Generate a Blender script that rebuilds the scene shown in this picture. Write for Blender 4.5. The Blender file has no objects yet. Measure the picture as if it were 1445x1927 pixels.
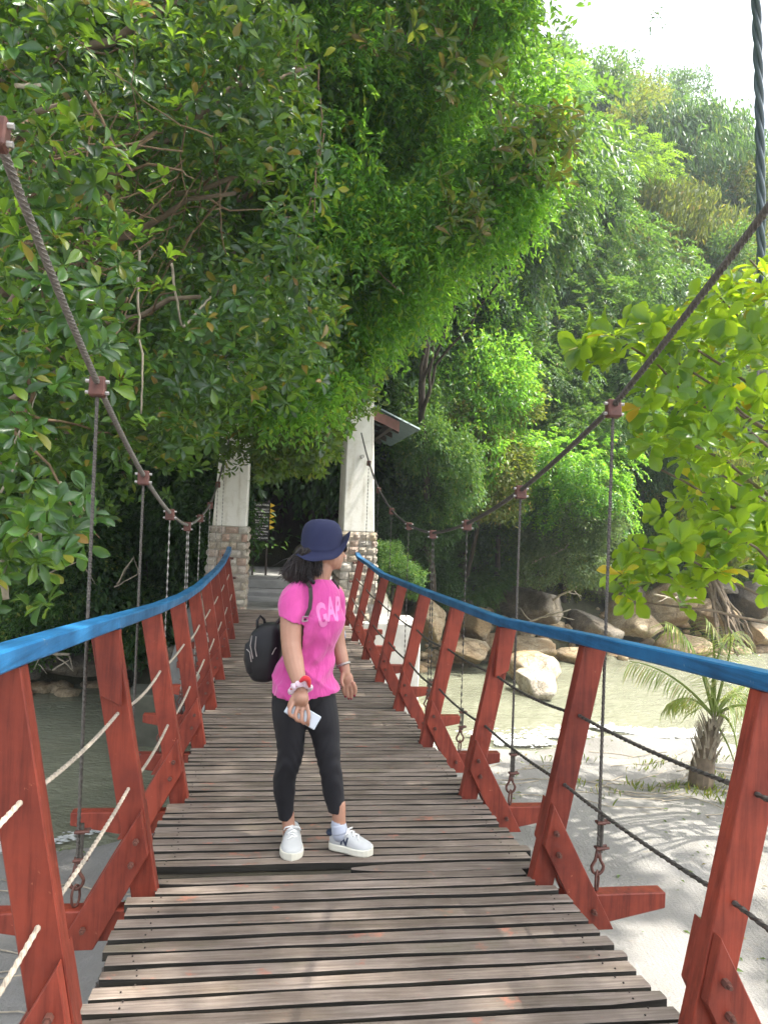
import bpy, bmesh, math, random
import numpy as np
from mathutils import Vector, Matrix, noise
from mathutils.bvhtree import BVHTree

random.seed(7); RNG = np.random.default_rng(11)
S = bpy.context.scene
COL = S.collection
R = math.radians

# ------------------------------------------------------------------ camera, light, exposure
CAM = dict(cx=-.3811, yaw=.1503, pitch=.0089, roll=.0445, f=1420.84)
W0, H0 = 1445, 1927
cam_d = bpy.data.cameras.new('camera'); cam = bpy.data.objects.new('camera', cam_d); COL.objects.link(cam)
cam_d.sensor_fit = 'HORIZONTAL'; cam_d.sensor_width = 36; cam_d.lens = 36 * CAM['f'] / W0
cam_d.clip_start = .05; cam_d.clip_end = 900
cy_, sy_ = math.cos(CAM['yaw']), math.sin(CAM['yaw'])
cp_, sp_ = math.cos(CAM['pitch']), math.sin(CAM['pitch'])
cr_, sr_ = math.cos(CAM['roll']), math.sin(CAM['roll'])

def ray(u, v):
    a, b = u - W0 / 2, v - H0 / 2
    x = (a * cr_ + b * sr_) / CAM['f']; z = -(-a * sr_ + b * cr_) / CAM['f']; y = 1.
    y, z = y * cp_ - z * sp_, y * sp_ + z * cp_
    return Vector((x * cy_ + y * sy_, -x * sy_ + y * cy_, z))
CO = Vector((CAM['cx'], 0, 0))
def P(u, v, Y):                      # the point at distance Y along the bridge that the photo shows at pixel u, v
    d = ray(u, v); return CO + d * (Y / d.y)
def PZ(u, v, Z):
    d = ray(u, v); return CO + d * (Z / d.z)
fwd = ray(W0 / 2, H0 / 2).normalized(); right = (ray(W0 / 2 + 100, H0 / 2) - ray(W0 / 2, H0 / 2)).normalized()
upv = right.cross(fwd)
M = Matrix((right, upv, -fwd)).transposed().to_4x4(); M.translation = CO
cam.matrix_world = M; S.camera = cam

SUN_EL, SUN_AZ = R(62), R(104)       # azimuth measured from +Y towards +X
sun_dir = Vector((math.sin(SUN_AZ) * math.cos(SUN_EL), math.cos(SUN_AZ) * math.cos(SUN_EL), math.sin(SUN_EL)))
world = bpy.data.worlds.new('World'); S.world = world; world.use_nodes = True
wn = world.node_tree.nodes; wl = world.node_tree.links
bg = wn['Background']
sky = wn.new('ShaderNodeTexSky'); sky.sky_type = 'NISHITA'; sky.sun_disc = False
sky.sun_elevation = SUN_EL; sky.sun_rotation = SUN_AZ; sky.air_density = 1.0; sky.dust_density = 4.0; sky.ozone_density = 1
hs = wn.new('ShaderNodeHueSaturation'); hs.inputs['Saturation'].default_value = .38; hs.inputs['Value'].default_value = 1.25
wl.new(sky.outputs[0], hs.inputs['Color']); wl.new(hs.outputs[0], bg.inputs[0]); bg.inputs[1].default_value = .15
sl = bpy.data.lights.new('sun', 'SUN'); sl.energy = 3.0; sl.angle = R(.6); sl.color = (1, .955, .86)
so = bpy.data.objects.new('sun', sl); COL.objects.link(so); so.rotation_euler = sun_dir.to_track_quat('Z', 'Y').to_euler()
so.location = sun_dir * 60
S.view_settings.view_transform = 'Standard'; S.view_settings.look = 'None'
S.view_settings.exposure = 1.72; S.view_settings.gamma = 1; S.view_settings.use_curve_mapping = False
S.render.engine = 'CYCLES'
cy = S.cycles
cy.max_bounces = 7; cy.diffuse_bounces = 4; cy.glossy_bounces = 3; cy.transmission_bounces = 5; cy.transparent_max_bounces = 8
cy.use_denoising = True; cy.use_adaptive_sampling = True; cy.adaptive_threshold = .015
cy.caustics_reflective = False; cy.caustics_refractive = False

# ------------------------------------------------------------------ materials
def newmat(name):
    m = bpy.data.materials.new(name); m.use_nodes = True
    nt = m.node_tree; b = nt.nodes['Principled BSDF']
    return m, nt, b
def N(nt, t, **kw):
    n = nt.nodes.new(t)
    for k, v in kw.items():
        if k in n.inputs: n.inputs[k].default_value = v
        else: setattr(n, k, v)
    return n
def ramp(nt, stops, fac=None, interp='LINEAR'):
    r = nt.nodes.new('ShaderNodeValToRGB'); r.color_ramp.interpolation = interp
    e = r.color_ramp.elements
    while len(e) < len(stops): e.new(.5)
    for i, (p, c) in enumerate(stops):
        e[i].position = p; e[i].color = (*c, 1) if len(c) == 3 else c
    if fac is not None: nt.links.new(fac, r.inputs[0])
    return r
def texco(nt, scale=(1, 1, 1), rnd=False, kind='Object'):
    tc = nt.nodes.new('ShaderNodeTexCoord'); mp = nt.nodes.new('ShaderNodeMapping'); mp.inputs['Scale'].default_value = scale
    nt.links.new(tc.outputs[kind], mp.inputs['Vector'])
    if rnd:
        oi = nt.nodes.new('ShaderNodeObjectInfo'); mu = N(nt, 'ShaderNodeMath', operation='MULTIPLY'); mu.inputs[1].default_value = 57.
        nt.links.new(oi.outputs['Random'], mu.inputs[0]); nt.links.new(mu.outputs[0], mp.inputs['Location'])
    return mp.outputs[0]
def mixc(nt, fac, a, b, blend='MIX'):
    m = nt.nodes.new('ShaderNodeMix'); m.data_type = 'RGBA'; m.blend_type = blend
    for s, v in ((0, fac), (6, a), (7, b)):
        if hasattr(v, 'links'): nt.links.new(v, m.inputs[s])
        elif s == 0: m.inputs[0].default_value = v
        else: m.inputs[s].default_value = (*v, 1) if len(v) == 3 else v
    return m.outputs[2]
def bump(nt, b, h, strength=.3, dist=.01):
    bn = nt.nodes.new('ShaderNodeBump'); bn.inputs['Strength'].default_value = strength; bn.inputs['Distance'].default_value = dist
    nt.links.new(h, bn.inputs['Height']); nt.links.new(bn.outputs[0], b.inputs['Normal'])
def noise_n(nt, vec, scale, detail=4, rough=.55):
    n = N(nt, 'ShaderNodeTexNoise', Scale=scale, Detail=detail, Roughness=rough); nt.links.new(vec, n.inputs['Vector']); return n

def simple(name, c, rough=.6, metal=0, var=.25, scale=12, bumpy=.15, c2=None):
    m, nt, b = newmat(name); v = texco(nt)
    n = noise_n(nt, v, scale, 6)
    c2 = c2 or tuple(x * (1 - var) for x in c)
    rp = ramp(nt, [(.3, c2), (.7, c)], n.outputs[0]); nt.links.new(rp.outputs[0], b.inputs['Base Color'])
    b.inputs['Roughness'].default_value = rough; b.inputs['Metallic'].default_value = metal
    if bumpy: bump(nt, b, n.outputs[0], bumpy, .005)
    return m

def paint(name, c, dark, chip, rough=.45, along='z'):
    m, nt, b = newmat(name); v = texco(nt, rnd=True)
    n = noise_n(nt, v, 4, 8, .65); n2 = noise_n(nt, v, 30, 6, .7)
    base = ramp(nt, [(.32, dark), (.62, c)], n.outputs[0])
    ch = ramp(nt, [(.665, (0, 0, 0)), (.69, (1, 1, 1))], n2.outputs[0])
    col = mixc(nt, ch.outputs[0], base.outputs[0], chip)
    vs_ = texco(nt, (26, 26, 1.6) if along == 'z' else (26, 1.2, 26), rnd=True); stn_ = ramp(nt, [(.34, (.50, .46, .46)), (.52, (1, 1, 1)), (.75, (1.12, 1.1, 1.1))], noise_n(nt, vs_, 1.4, 7, .7).outputs[0])
    col = mixc(nt, .8, col, stn_.outputs[0], 'MULTIPLY')
    oi = nt.nodes.new('ShaderNodeObjectInfo'); tn = ramp(nt, [(0, (.78, .76, .76)), (1, (1.12, 1.14, 1.16))], oi.outputs['Random']); col = mixc(nt, 1, col, tn.outputs[0], 'MULTIPLY')
    nt.links.new(col, b.inputs['Base Color'])
    vg = texco(nt, (3, 3, 60)); g = noise_n(nt, vg, 3, 5)
    vg2 = texco(nt, (90, 90, 6) if along == 'z' else (90, 5, 90)); g2 = noise_n(nt, vg2, 1.3, 5)
    rr = ramp(nt, [(.3, (rough + .15,) * 3), (.7, (rough - .08,) * 3)], n.outputs[0]); nt.links.new(rr.outputs[0], b.inputs['Roughness'])
    bump(nt, b, g2.outputs[0], .25, .004); b.inputs['Specular IOR Level'].default_value = .28
    return m

def wood(name, dark, mid, light, paintc=None, moss=False):
    m, nt, b = newmat(name)
    v = texco(nt, (1.2, 26, 26), rnd=True); v2 = texco(nt, (1, 1, 1), rnd=True)
    g = noise_n(nt, v, 3.5, 8, .65); p = noise_n(nt, v2, 3.0, 6, .62); q = noise_n(nt, v2, 7, 8, .7)
    base = ramp(nt, [(.25, dark), (.5, mid), (.78, light)], g.outputs[0])
    oi = nt.nodes.new('ShaderNodeObjectInfo')
    tone = ramp(nt, [(0, (.80, .77, .74)), (.5, (.98, .95, .92)), (.9, (1.12, 1.08, 1.04)), (1, (1.5, 1.45, 1.38))], oi.outputs['Random'])
    col = mixc(nt, 1, base.outputs[0], tone.outputs[0], 'MULTIPLY')
    wear = ramp(nt, [(.33, (.62, .58, .52)), (.6, (1.08, 1.06, 1.04))], p.outputs[0])
    col = mixc(nt, 1, col, wear.outputs[0], 'MULTIPLY')
    if paintc:
        f = ramp(nt, [(.60, (0, 0, 0)), (.66, (.75,) * 3)], q.outputs[0])
        # paint survives near the plank ends and in a few patches
        col = mixc(nt, f.outputs[0], col, paintc)
    if moss:
        f = ramp(nt, [(.56, (0, 0, 0)), (.75, (.7,) * 3)], noise_n(nt, v2, 2.2, 7, .7).outputs[0])
        col = mixc(nt, f.outputs[0], col, (.085, .082, .04))
    nt.links.new(col, b.inputs['Base Color']); b.inputs['Roughness'].default_value = .62
    bump(nt, b, g.outputs[0], .5, .006)
    return m

def leafmat(name, cols, rough=.38, trans=.4, tcol=(.30, .42, .03), spec=.5, veins=False):
    m, nt, b = newmat(name)
    geo = nt.nodes.new('ShaderNodeNewGeometry')
    r = ramp(nt, cols, geo.outputs['Random Per Island'])
    v = texco(nt); n = noise_n(nt, v, .9, 3)
    sh = ramp(nt, [(.3, (.7, .72, .75)), (.7, (1.25, 1.2, 1.0))], n.outputs[0])
    col = mixc(nt, 1, r.outputs[0], sh.outputs[0], 'MULTIPLY')
    nt.links.new(col, b.inputs['Base Color']); b.inputs['Roughness'].default_value = rough
    b.inputs['Specular IOR Level'].default_value = spec
    t = nt.nodes.new('ShaderNodeBsdfTranslucent')
    tc = mixc(nt, .6, col, tcol); nt.links.new(mixc(nt, 1, tc, (1.6, 1.6, 1.2), 'MULTIPLY'), t.inputs[0])
    ms = nt.nodes.new('ShaderNodeMixShader'); ms.inputs[0].default_value = trans
    nt.links.new(b.outputs[0], ms.inputs[1]); nt.links.new(t.outputs[0], ms.inputs[2])
    nt.links.new(ms.outputs[0], nt.nodes['Material Output'].inputs[0])
    return m

MT = {}
MT['red'] = paint('red_paint', (.26, .047, .026), (.15, .028, .018), (.40, .13, .08))
MT['blue'] = paint('blue_paint', (.022, .165, .36), (.015, .10, .22), (.16, .26, .36), .4, 'y')
MT['plank'] = wood('weathered_plank', (.085, .068, .056), (.18, .150, .130), (.29, .258, .230), (.29, .12, .08), True)
MT['plank_edge'] = wood('shaded_mossy_plank_edge', (.006, .006, .004), (.014, .013, .009), (.030, .028, .018))  # mossy sides with the shade of the gaps put into their colour
MT['gap_backing'] = wood('dark_gap_backing', (.012, .011, .008), (.03, .027, .018), (.06, .05, .035), None, True)
MT['steel'] = simple('galvanised_rope', (.125, .115, .10), .55, .55, .5, 60, .3)
MT['steel_m'] = simple('weathered_rope', (.20, .18, .155), .55, .35, .5, 60, .3)
MT['steel_l'] = simple('pale_rope', (.38, .36, .33), .5, .5, .4, 60, .3)
MT['sleeve'] = simple('pale_sleeved_rope', (.42, .36, .29), .5, 0, .35, 25, .1)
MT['rust'] = simple('rusty_red_iron', (.13, .05, .035), .6, .1, .5, 30, .3)
MT['bolt'] = simple('bolt_steel', (.45, .43, .40), .45, .6, .4, 30, .1)
def plaster():
    m, nt, b = newmat('white_plaster'); v = texco(nt, (5, 5, .7)); v2 = texco(nt)
    a_ = ramp(nt, [(.33, (.66, .63, .55)), (.45, (.83, .81, .75)), (.8, (.88, .87, .83))], noise_n(nt, v, 1.6, 8, .65).outputs[0])
    c_ = ramp(nt, [(.30, (.72, .70, .64)), (.5, (1, 1, 1))], noise_n(nt, v2, 5, 7, .7).outputs[0])
    nt.links.new(mixc(nt, .7, a_.outputs[0], c_.outputs[0], 'MULTIPLY'), b.inputs['Base Color']); b.inputs['Roughness'].default_value = .8
    bump(nt, b, noise_n(nt, v2, 30, 5).outputs[0], .25, .01); return m
MT['plaster'] = plaster()
MT['mortar'] = simple('stone_mortar', (.50, .46, .39), .9, 0, .3, 20, .4)
MT['concrete'] = simple('grey_concrete', (.34, .335, .32), .85, 0, .35, 5, .3)
MT['mossy'] = simple('mossy_concrete', (.12, .12, .09), .9, 0, .4, 5, .3)
MT['pale_concrete'] = simple('pale_concrete', (.62, .60, .56), .85, 0, .3, 4, .3)
MT['tin'] = simple('green_roof_sheet', (.07, .115, .11), .45, .2, .3, 8, .05)
MT['fascia'] = simple('pinkish_timber', (.26, .12, .10), .6, 0, .3, 8, .1)
MT['darkwood'] = simple('dark_timber', (.035, .025, .02), .7, 0, .4, 10, .2)
MT['black_board'] = simple('black_sign_board', (.022, .022, .022), .5, 0, .3, 10, 0)
MT['yellow'] = simple('yellow_arrow_paint', (.62, .42, .03), .5, 0, .2, 10, 0)
MT['white'] = simple('white_lettering', (.75, .75, .72), .5, 0, .05, 10, 0)
MT['bark'] = simple('bark', (.20, .15, .10), .85, 0, .55, 9, .6)
MT['darkbark'] = simple('shaded_bark', (.075, .06, .045), .9, 0, .5, 9, .5)
MT['palebark'] = simple('pale_bare_branch', (.42, .36, .27), .8, 0, .5, 14, .4)
MT['vine'] = simple('brown_vine', (.20, .13, .07), .8, 0, .5, 20, .3)
MT['foam'] = simple('white_foam', (.62, .63, .61), .7, 0, .1, 10, .3)

def stone_mat():
    m, nt, b = newmat('cut_stone'); v = texco(nt, rnd=True)
    oi = nt.nodes.new('ShaderNodeObjectInfo'); n = noise_n(nt, v, 16, 8, .7)
    base = ramp(nt, [(0, (.50, .46, .40)), (.25, (.42, .36, .28)), (.5, (.56, .53, .48)), (.7, (.46, .32, .25)), (.85, (.40, .38, .35)), (1, (.55, .44, .30))], oi.outputs['Random'])
    sh = ramp(nt, [(.3, (.55, .5, .45)), (.6, (1.15, 1.15, 1.15))], n.outputs[0])
    nt.links.new(mixc(nt, 1, base.outputs[0], sh.outputs[0], 'MULTIPLY'), b.inputs['Base Color'])
    b.inputs['Roughness'].default_value = .85; bump(nt, b, n.outputs[0], .7, .02); return m
MT['stone'] = stone_mat()
def boulder_mat(name, a, bcol, c, stain):
    m, nt, b = newmat(name); v = texco(nt, rnd=True)
    n = noise_n(nt, v, 2.4, 9, .65); n2 = noise_n(nt, v, 22, 8, .7); vo = noise_n(nt, v, 1.0, 5, .7)
    base = ramp(nt, [(.3, a), (.5, bcol), (.7, c)], n.outputs[0])
    st = ramp(nt, [(.45, (0, 0, 0)), (.62, (.8,) * 3)], vo.outputs[0])
    col = mixc(nt, st.outputs[0], base.outputs[0], stain)
    sp = ramp(nt, [(.35, (.6, .6, .6)), (.6, (1.1, 1.1, 1.1))], n2.outputs[0])
    nt.links.new(mixc(nt, 1, col, sp.outputs[0], 'MULTIPLY'), b.inputs['Base Color'])
    b.inputs['Roughness'].default_value = .8
    wv_ = nt.nodes.new('ShaderNodeVectorMath'); wv_.operation = 'MULTIPLY_ADD'; wv_.inputs[1].default_value = (.5, .5, .5); nt.links.new(n.outputs['Color'], wv_.inputs[0]); nt.links.new(v, wv_.inputs[2])
    vr = nt.nodes.new('ShaderNodeTexVoronoi'); vr.feature = 'DISTANCE_TO_EDGE'; vr.inputs['Scale'].default_value = 1.5; nt.links.new(wv_.outputs[0], vr.inputs['Vector'])
    ck = ramp(nt, [(.0, (0, 0, 0)), (.035, (1, 1, 1))], vr.outputs['Distance'])
    ml = N(nt, 'ShaderNodeMath', operation='MULTIPLY_ADD'); ml.inputs[1].default_value = .9; nt.links.new(ck.outputs[0], ml.inputs[0]); nt.links.new(n2.outputs[0], ml.inputs[2])
    bump(nt, b, ml.outputs[0], .8, .04); return m
MT['rock_g'] = boulder_mat('grey_brown_rock', (.10, .09, .07), (.22, .19, .15), (.36, .32, .26), (.15, .12, .08))
MT['rock_t'] = boulder_mat('tan_rock', (.28, .20, .12), (.44, .34, .215), (.56, .48, .35), (.34, .22, .11))
MT['rock_w'] = boulder_mat('pale_rock', (.34, .27, .19), (.52, .46, .38), (.62, .59, .53), (.45, .30, .14))

G = lambda *a: a
MT['leaf_big'] = leafmat('broad_glossy_leaf', [(0, (.014, .048, .018)), (.45, (.026, .085, .024)), (.78, (.052, .14, .028)), (.93, (.15, .26, .03)), (1, (.26, .12, .03))], .30, .32, (.26, .42, .02), .6)
MT['leaf_fine'] = leafmat('fine_light_leaf', [(0, (.03, .10, .025)), (.4, (.075, .21, .04)), (.8, (.15, .32, .045)), (1, (.36, .40, .04))], .28, .48, (.26, .50, .05), .4)
MT['leaf_brown'] = leafmat('bronze_backed_leaf', [(0, (.03, .08, .02)), (.78, (.07, .15, .03)), (.86, (.13, .10, .04)), (1, (.22, .16, .06))], .35, .3, (.30, .30, .04), .5)
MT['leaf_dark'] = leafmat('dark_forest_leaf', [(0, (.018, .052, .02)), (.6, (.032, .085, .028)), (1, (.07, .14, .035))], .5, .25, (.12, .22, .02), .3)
MT['leaf_mid'] = leafmat('mid_green_leaf', [(0, (.03, .085, .028)), (.5, (.05, .13, .038)), (.88, (.09, .18, .045)), (1, (.22, .22, .05))], .42, .32, (.20, .36, .04), .4)
MT['leaf_gate'] = leafmat('gate_leaf', [(0, (.02, .055, .02)), (.5, (.04, .10, .025)), (.85, (.09, .16, .03)), (1, (.20, .17, .05))], .36, .35, (.26, .38, .03), .5)
MT['leaf_grey'] = leafmat('grey_green_leaf', [(0, (.06, .10, .055)), (.6, (.10, .15, .08)), (1, (.17, .20, .10))], .55, .3, (.2, .3, .08), .3)
MT['leaf_olive'] = leafmat('olive_leaf', [(0, (.05, .085, .02)), (.6, (.09, .13, .03)), (.85, (.14, .17, .04)), (1, (.30, .20, .05))], .5, .35, (.3, .36, .04), .3)
MT['leaf_lime'] = leafmat('lime_leaf', [(0, (.07, .17, .025)), (.6, (.11, .23, .03)), (1, (.22, .31, .03))], .4, .4, (.30, .46, .03), .4)
MT['leaf_almond'] = leafmat('big_rounded_leaf', [(0, (.05, .13, .02)), (.5, (.09, .20, .025)), (.93, (.16, .29, .025)), (.97, (.45, .30, .02)), (1, (.38, .14, .03))], .32, .5, (.42, .56, .02), .5)
MT['leaf_palm'] = leafmat('palm_leaflet', [(0, (.10, .17, .04)), (.5, (.16, .24, .06)), (1, (.36, .30, .14))], .45, .35, (.35, .42, .08), .4)

# ------------------------------------------------------------------ mesh helpers
class MB:
    def __init__(s): s.v = []; s.f = []; s.m = []
    def add(s, vs, fs, mi=0):
        o = len(s.v); s.v += [tuple(v) for v in vs]; s.f += [tuple(i + o for i in f) for f in fs]; s.m += [mi] * len(fs); return s
    def box(s, c, d, rot=None, mi=0):
        x, y, z = d[0] / 2, d[1] / 2, d[2] / 2
        vs = [Vector(p) for p in ((-x, -y, -z), (x, -y, -z), (x, y, -z), (-x, y, -z), (-x, -y, z), (x, -y, z), (x, y, z), (-x, y, z))]
        if rot: vs = [rot @ v for v in vs]
        return s.add([v + Vector(c) for v in vs], [(3, 2, 1, 0), (4, 5, 6, 7), (0, 1, 5, 4), (1, 2, 6, 5), (2, 3, 7, 6), (3, 0, 4, 7)], mi)
    def prism(s, poly, y0, y1, mi=0):       # polygon in x,z extruded along y
        n = len(poly)
        vs = [(p[0], y0, p[1]) for p in poly] + [(p[0], y1, p[1]) for p in poly]
        return s.add(vs, [tuple(range(n)), tuple(reversed(range(n, 2 * n)))] + [(i, i + n, (i + 1) % n + n, (i + 1) % n) for i in range(n)], mi)
    def loft(s, rings, cap=True, mi=0):
        n = len(rings[0]); vs = [p for r in rings for p in r]; fs = []
        for k in range(len(rings) - 1):
            for i in range(n):
                fs.append((k * n + i, k * n + (i + 1) % n, (k + 1) * n + (i + 1) % n, (k + 1) * n + i))
        if cap: fs += [tuple(reversed(range(n))), tuple(range((len(rings) - 1) * n, len(rings) * n))]
        return s.add(vs, fs, mi)
    def tube(s, pts, rad, n=8, lobes=0, twist=0, cap=True, mi=0, flat=1):
        pts = [Vector(p) for p in pts]; rings = []; up = None; ph = 0
        for i, p in enumerate(pts):
            a = pts[max(i - 1, 0)]; b = pts[min(i + 1, len(pts) - 1)]; t = (b - a).normalized()
            if up is None:
                up = Vector((0, 0, 1)) if abs(t.z) < .9 else Vector((1, 0, 0))
            sd = t.cross(up).normalized(); up = sd.cross(t).normalized()
            if i: ph += (p - pts[i - 1]).length * twist
            r = rad[i] if hasattr(rad, '__len__') else rad
            ring = []
            for k in range(n):
                an = 2 * math.pi * k / n
                rr = r * (1 - (.17 if lobes and k % 2 else 0))
                an += ph
                ring.append(p + sd * math.cos(an) * rr + up * math.sin(an) * rr * flat)
            rings.append(ring)
        return s.loft(rings, cap, mi)
    def ball(s, c, r, nu=10, nv=7, rot=None, mi=0):
        r = r if hasattr(r, '__len__') else (r, r, r); rings = []
        for j in range(nv + 1):
            th = math.pi * (j + .02) / (nv + .04)
            rg = []
            for i in range(nu):
                a = 2 * math.pi * i / nu
                v = Vector((math.sin(th) * math.cos(a) * r[0], math.sin(th) * math.sin(a) * r[1], -math.cos(th) * r[2]))
                if rot: v = rot @ v
                rg.append(v + Vector(c))
            rings.append(rg)
        return s.loft(rings, True, mi)
    def build(s, name, mat, parent=None, smooth=False, bevel=0, link=True):
        me = bpy.data.meshes.new(name); off = parent.matrix_basis.translation if parent is not None else Vector()
        if parent is not None and parent.parent is not None: off = off + parent.parent.matrix_basis.translation
        me.from_pydata([Vector(v) - off for v in s.v], [], s.f); me.update()
        bm = bmesh.new(); bm.from_mesh(me); bmesh.ops.recalc_face_normals(bm, faces=bm.faces)
        if bevel: bmesh.ops.bevel(bm, geom=[e for e in bm.edges if e.calc_face_angle(0) > .5], offset=bevel, segments=1, affect='EDGES')
        bm.to_mesh(me); bm.free()
        for m_ in (mat if isinstance(mat, (list, tuple)) else [mat]): me.materials.append(m_)
        if len(set(s.m)) > 1 and not bevel:
            me.polygons.foreach_set('material_index', s.m)
        if smooth: me.polygons.foreach_set('use_smooth', [True] * len(me.polygons))
        o = bpy.data.objects.new(name, me); COL.objects.link(o)
        if parent is not None: o.parent = parent
        return o

def npmesh(name, V, F, mat, parent=None, smooth=False, off=None):
    me = bpy.data.meshes.new(name)
    V = np.asarray(V, np.float32); F = np.asarray(F, np.int32); k = F.shape[1]
    if off is not None: V = V - np.array(off, np.float32)
    me.vertices.add(len(V)); me.vertices.foreach_set('co', V.ravel())
    me.loops.add(F.size); me.loops.foreach_set('vertex_index', F.ravel())
    me.polygons.add(len(F)); me.polygons.foreach_set('loop_start', np.arange(0, F.size, k, dtype=np.int32))
    me.polygons.foreach_set('loop_total', np.full(len(F), k, np.int32))
    if smooth: me.polygons.foreach_set('use_smooth', np.ones(len(F), bool))
    me.update(calc_edges=True); me.materials.append(mat)
    o = bpy.data.objects.new(name, me); COL.objects.link(o)
    if parent is not None: o.parent = parent
    return o
def thing(name, label, cat, loc=(0, 0, 0), group=None):
    o = bpy.data.objects.new(name, None); COL.objects.link(o); o.location = loc; o.empty_display_size = .1
    return tag(o, label, cat, group)
def tag(o, label, cat, group=None, kind=None):
    if label: o['label'] = label
    if cat: o['category'] = cat
    if group: o['group'] = group
    if kind: o['kind'] = kind
    return o
def copy_part(src, parent, loc=None, rotz=None):
    c = src.copy(); COL.objects.link(c); c.parent = parent
    if loc is not None: c.location = loc
    if rotz is not None: c.rotation_euler = (0, 0, rotz)
    for ch in src.children: copy_part(ch, c)
    return c
def nz(x, y, z=0, s=1.): return noise.noise(Vector((x * s, y * s, z * s)))

# ------------------------------------------------------------------ terrain and water
YSH = ([-40, -6, -2.6, 0, 3.6, 7, 14, 60], [4, 7.2, 8.4, 10.2, 12.2, 12.2, 12.0, 12.0])
YFAR = ([-60, -8, -3.0, -2.0, -1.6, 2.0, 2.5, 3.2, 4.2, 7, 12, 30, 60], [15, 15.2, 16.2, 15.5, 12.6, 12.6, 15, 18.2, 19.6, 20, 21.5, 24, 26])
SAND, WATER = -3.42, -3.62
def sstep(t): t = np.clip(t, 0, 1); return t * t * (3 - 2 * t)
def terrain(x, y):
    x = np.asarray(x, float); y = np.asarray(y, float)
    ys = np.interp(x, *YSH) + .25 * np.sin(x * 1.3) ; yf = np.interp(x, *YFAR)
    z = SAND + .045 * np.sin(x * 1.7 + y * .9) + .03 * np.sin(x * 3.1 - y * 2.3) + .02 * np.sin(7 * x + 3 * y) * .5
    z = z - 1.1 * sstep((y - ys + .9) / 2.6)
    d = y - yf
    slope = np.interp(x, [-30, -3, 0, 3, 8, 30], [.95, .85, .62, .70, .74, .74])
    hill = -3.1 + np.clip(d, 0, 90) * slope + .5 * np.sin(x * .5 + y * .35) * sstep(d / 8) + .9 * np.sin(x * .23 - y * .17) * sstep(d / 10)
    hill = np.minimum(hill, 17 + .1 * hill)
    z = np.where(d > -.6, z * (1 - sstep((d + .6) / 1.0)) + hill * sstep((d + .6) / 1.0), z)
    # cut for the landing and the steps behind the gate
    m = sstep((2.4 - np.abs(x - .1)) / .6) * sstep((y - 12.2) / .4) * (1 - sstep((y - 19) / 3))
    z = z * (1 - m) + (-1.66 + .34 * sstep((y - 14.0) / 1.2)) * m
    return z
def tz(x, y): return float(terrain(x, y))
xs = np.concatenate([np.linspace(-160, -20, 20), np.arange(-19.5, 26, .33), np.linspace(27, 170, 24)])
ysv = np.concatenate([np.linspace(-120, -4, 16), np.arange(-3.6, 30, .33), np.arange(31, 75, 1.2), np.linspace(80, 220, 10)])
X, Yg = np.meshgrid(xs, ysv); Zg = terrain(X, Yg)
V = np.stack([X, Yg, Zg], -1).reshape(-1, 3); nx, ny = len(xs), len(ysv)
V[:, 2] += RNG.normal(0, .006, len(V))
idx = np.arange(nx * ny).reshape(ny, nx)
F = np.stack([idx[:-1, :-1], idx[:-1, 1:], idx[1:, 1:], idx[1:, :-1]], -1).reshape(-1, 4)
def ground_mat():
    m, nt, b = newmat('sand_and_soil')
    tc = nt.nodes.new('ShaderNodeTexCoord'); v = tc.outputs['Object']
    sp = nt.nodes.new('ShaderNodeSeparateXYZ'); nt.links.new(v, sp.inputs[0])
    big = noise_n(nt, v, .7, 6, .6); fine = noise_n(nt, v, 40, 8, .7); mid = noise_n(nt, v, 5, 7, .65)
    sand = ramp(nt, [(.3, (.20, .19, .172)), (.55, (.265, .253, .236)), (.75, (.32, .307, .29))], big.outputs[0])
    deb = ramp(nt, [(.62, (0, 0, 0)), (.70, (.7,) * 3)], mid.outputs[0])
    sand2 = mixc(nt, deb.outputs[0], sand.outputs[0], (.30, .26, .21))
    soil = ramp(nt, [(.3, (.05, .045, .025)), (.6, (.08, .08, .04)), (.8, (.12, .10, .055))], mid.outputs[0])
    # wet sand by the water: darker below the water line, soil past the far bank
    wet = N(nt, 'ShaderNodeMapRange'); wet.inputs[1].default_value = -3.70; wet.inputs[2].default_value = -3.50
    nt.links.new(sp.outputs[2], wet.inputs[0])
    c1 = mixc(nt, wet.outputs[0], (.20, .18, .13), sand2)
    yy = N(nt, 'ShaderNodeMapRange'); yy.inputs[1].default_value = 14.0; yy.inputs[2].default_value = 14.8
    nt.links.new(sp.outputs[1], yy.inputs[0])
    nt.links.new(mixc(nt, yy.outputs[0], c1, soil.outputs[0]), b.inputs['Base Color']); b.inputs['Roughness'].default_value = .95
    # raking and brush marks
    mp = nt.nodes.new('ShaderNodeMapping'); mp.inputs['Rotation'].default_value = (0, 0, .7); mp.inputs['Scale'].default_value = (3.2, .7, 1); nt.links.new(v, mp.inputs[0])
    wv = N(nt, 'ShaderNodeTexWave', Scale=2.4, Distortion=9, Detail=3); nt.links.new(mp.outputs[0], wv.inputs[0])
    ad = N(nt, 'ShaderNodeMath', operation='MULTIPLY_ADD'); ad.inputs[1].default_value = .10
    nt.links.new(wv.outputs['Fac'], ad.inputs[0]); nt.links.new(fine.outputs[0], ad.inputs[2])
    ad2 = N(nt, 'ShaderNodeMath', operation='ADD'); nt.links.new(ad.outputs[0], ad2.inputs[0]); nt.links.new(mid.outputs[0], ad2.inputs[1])
    bump(nt, b, ad2.outputs[0], .7, .03); return m
ground = npmesh('ground', V, F, ground_mat(), smooth=True); tag(ground, None, None, kind='structure')

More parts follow.
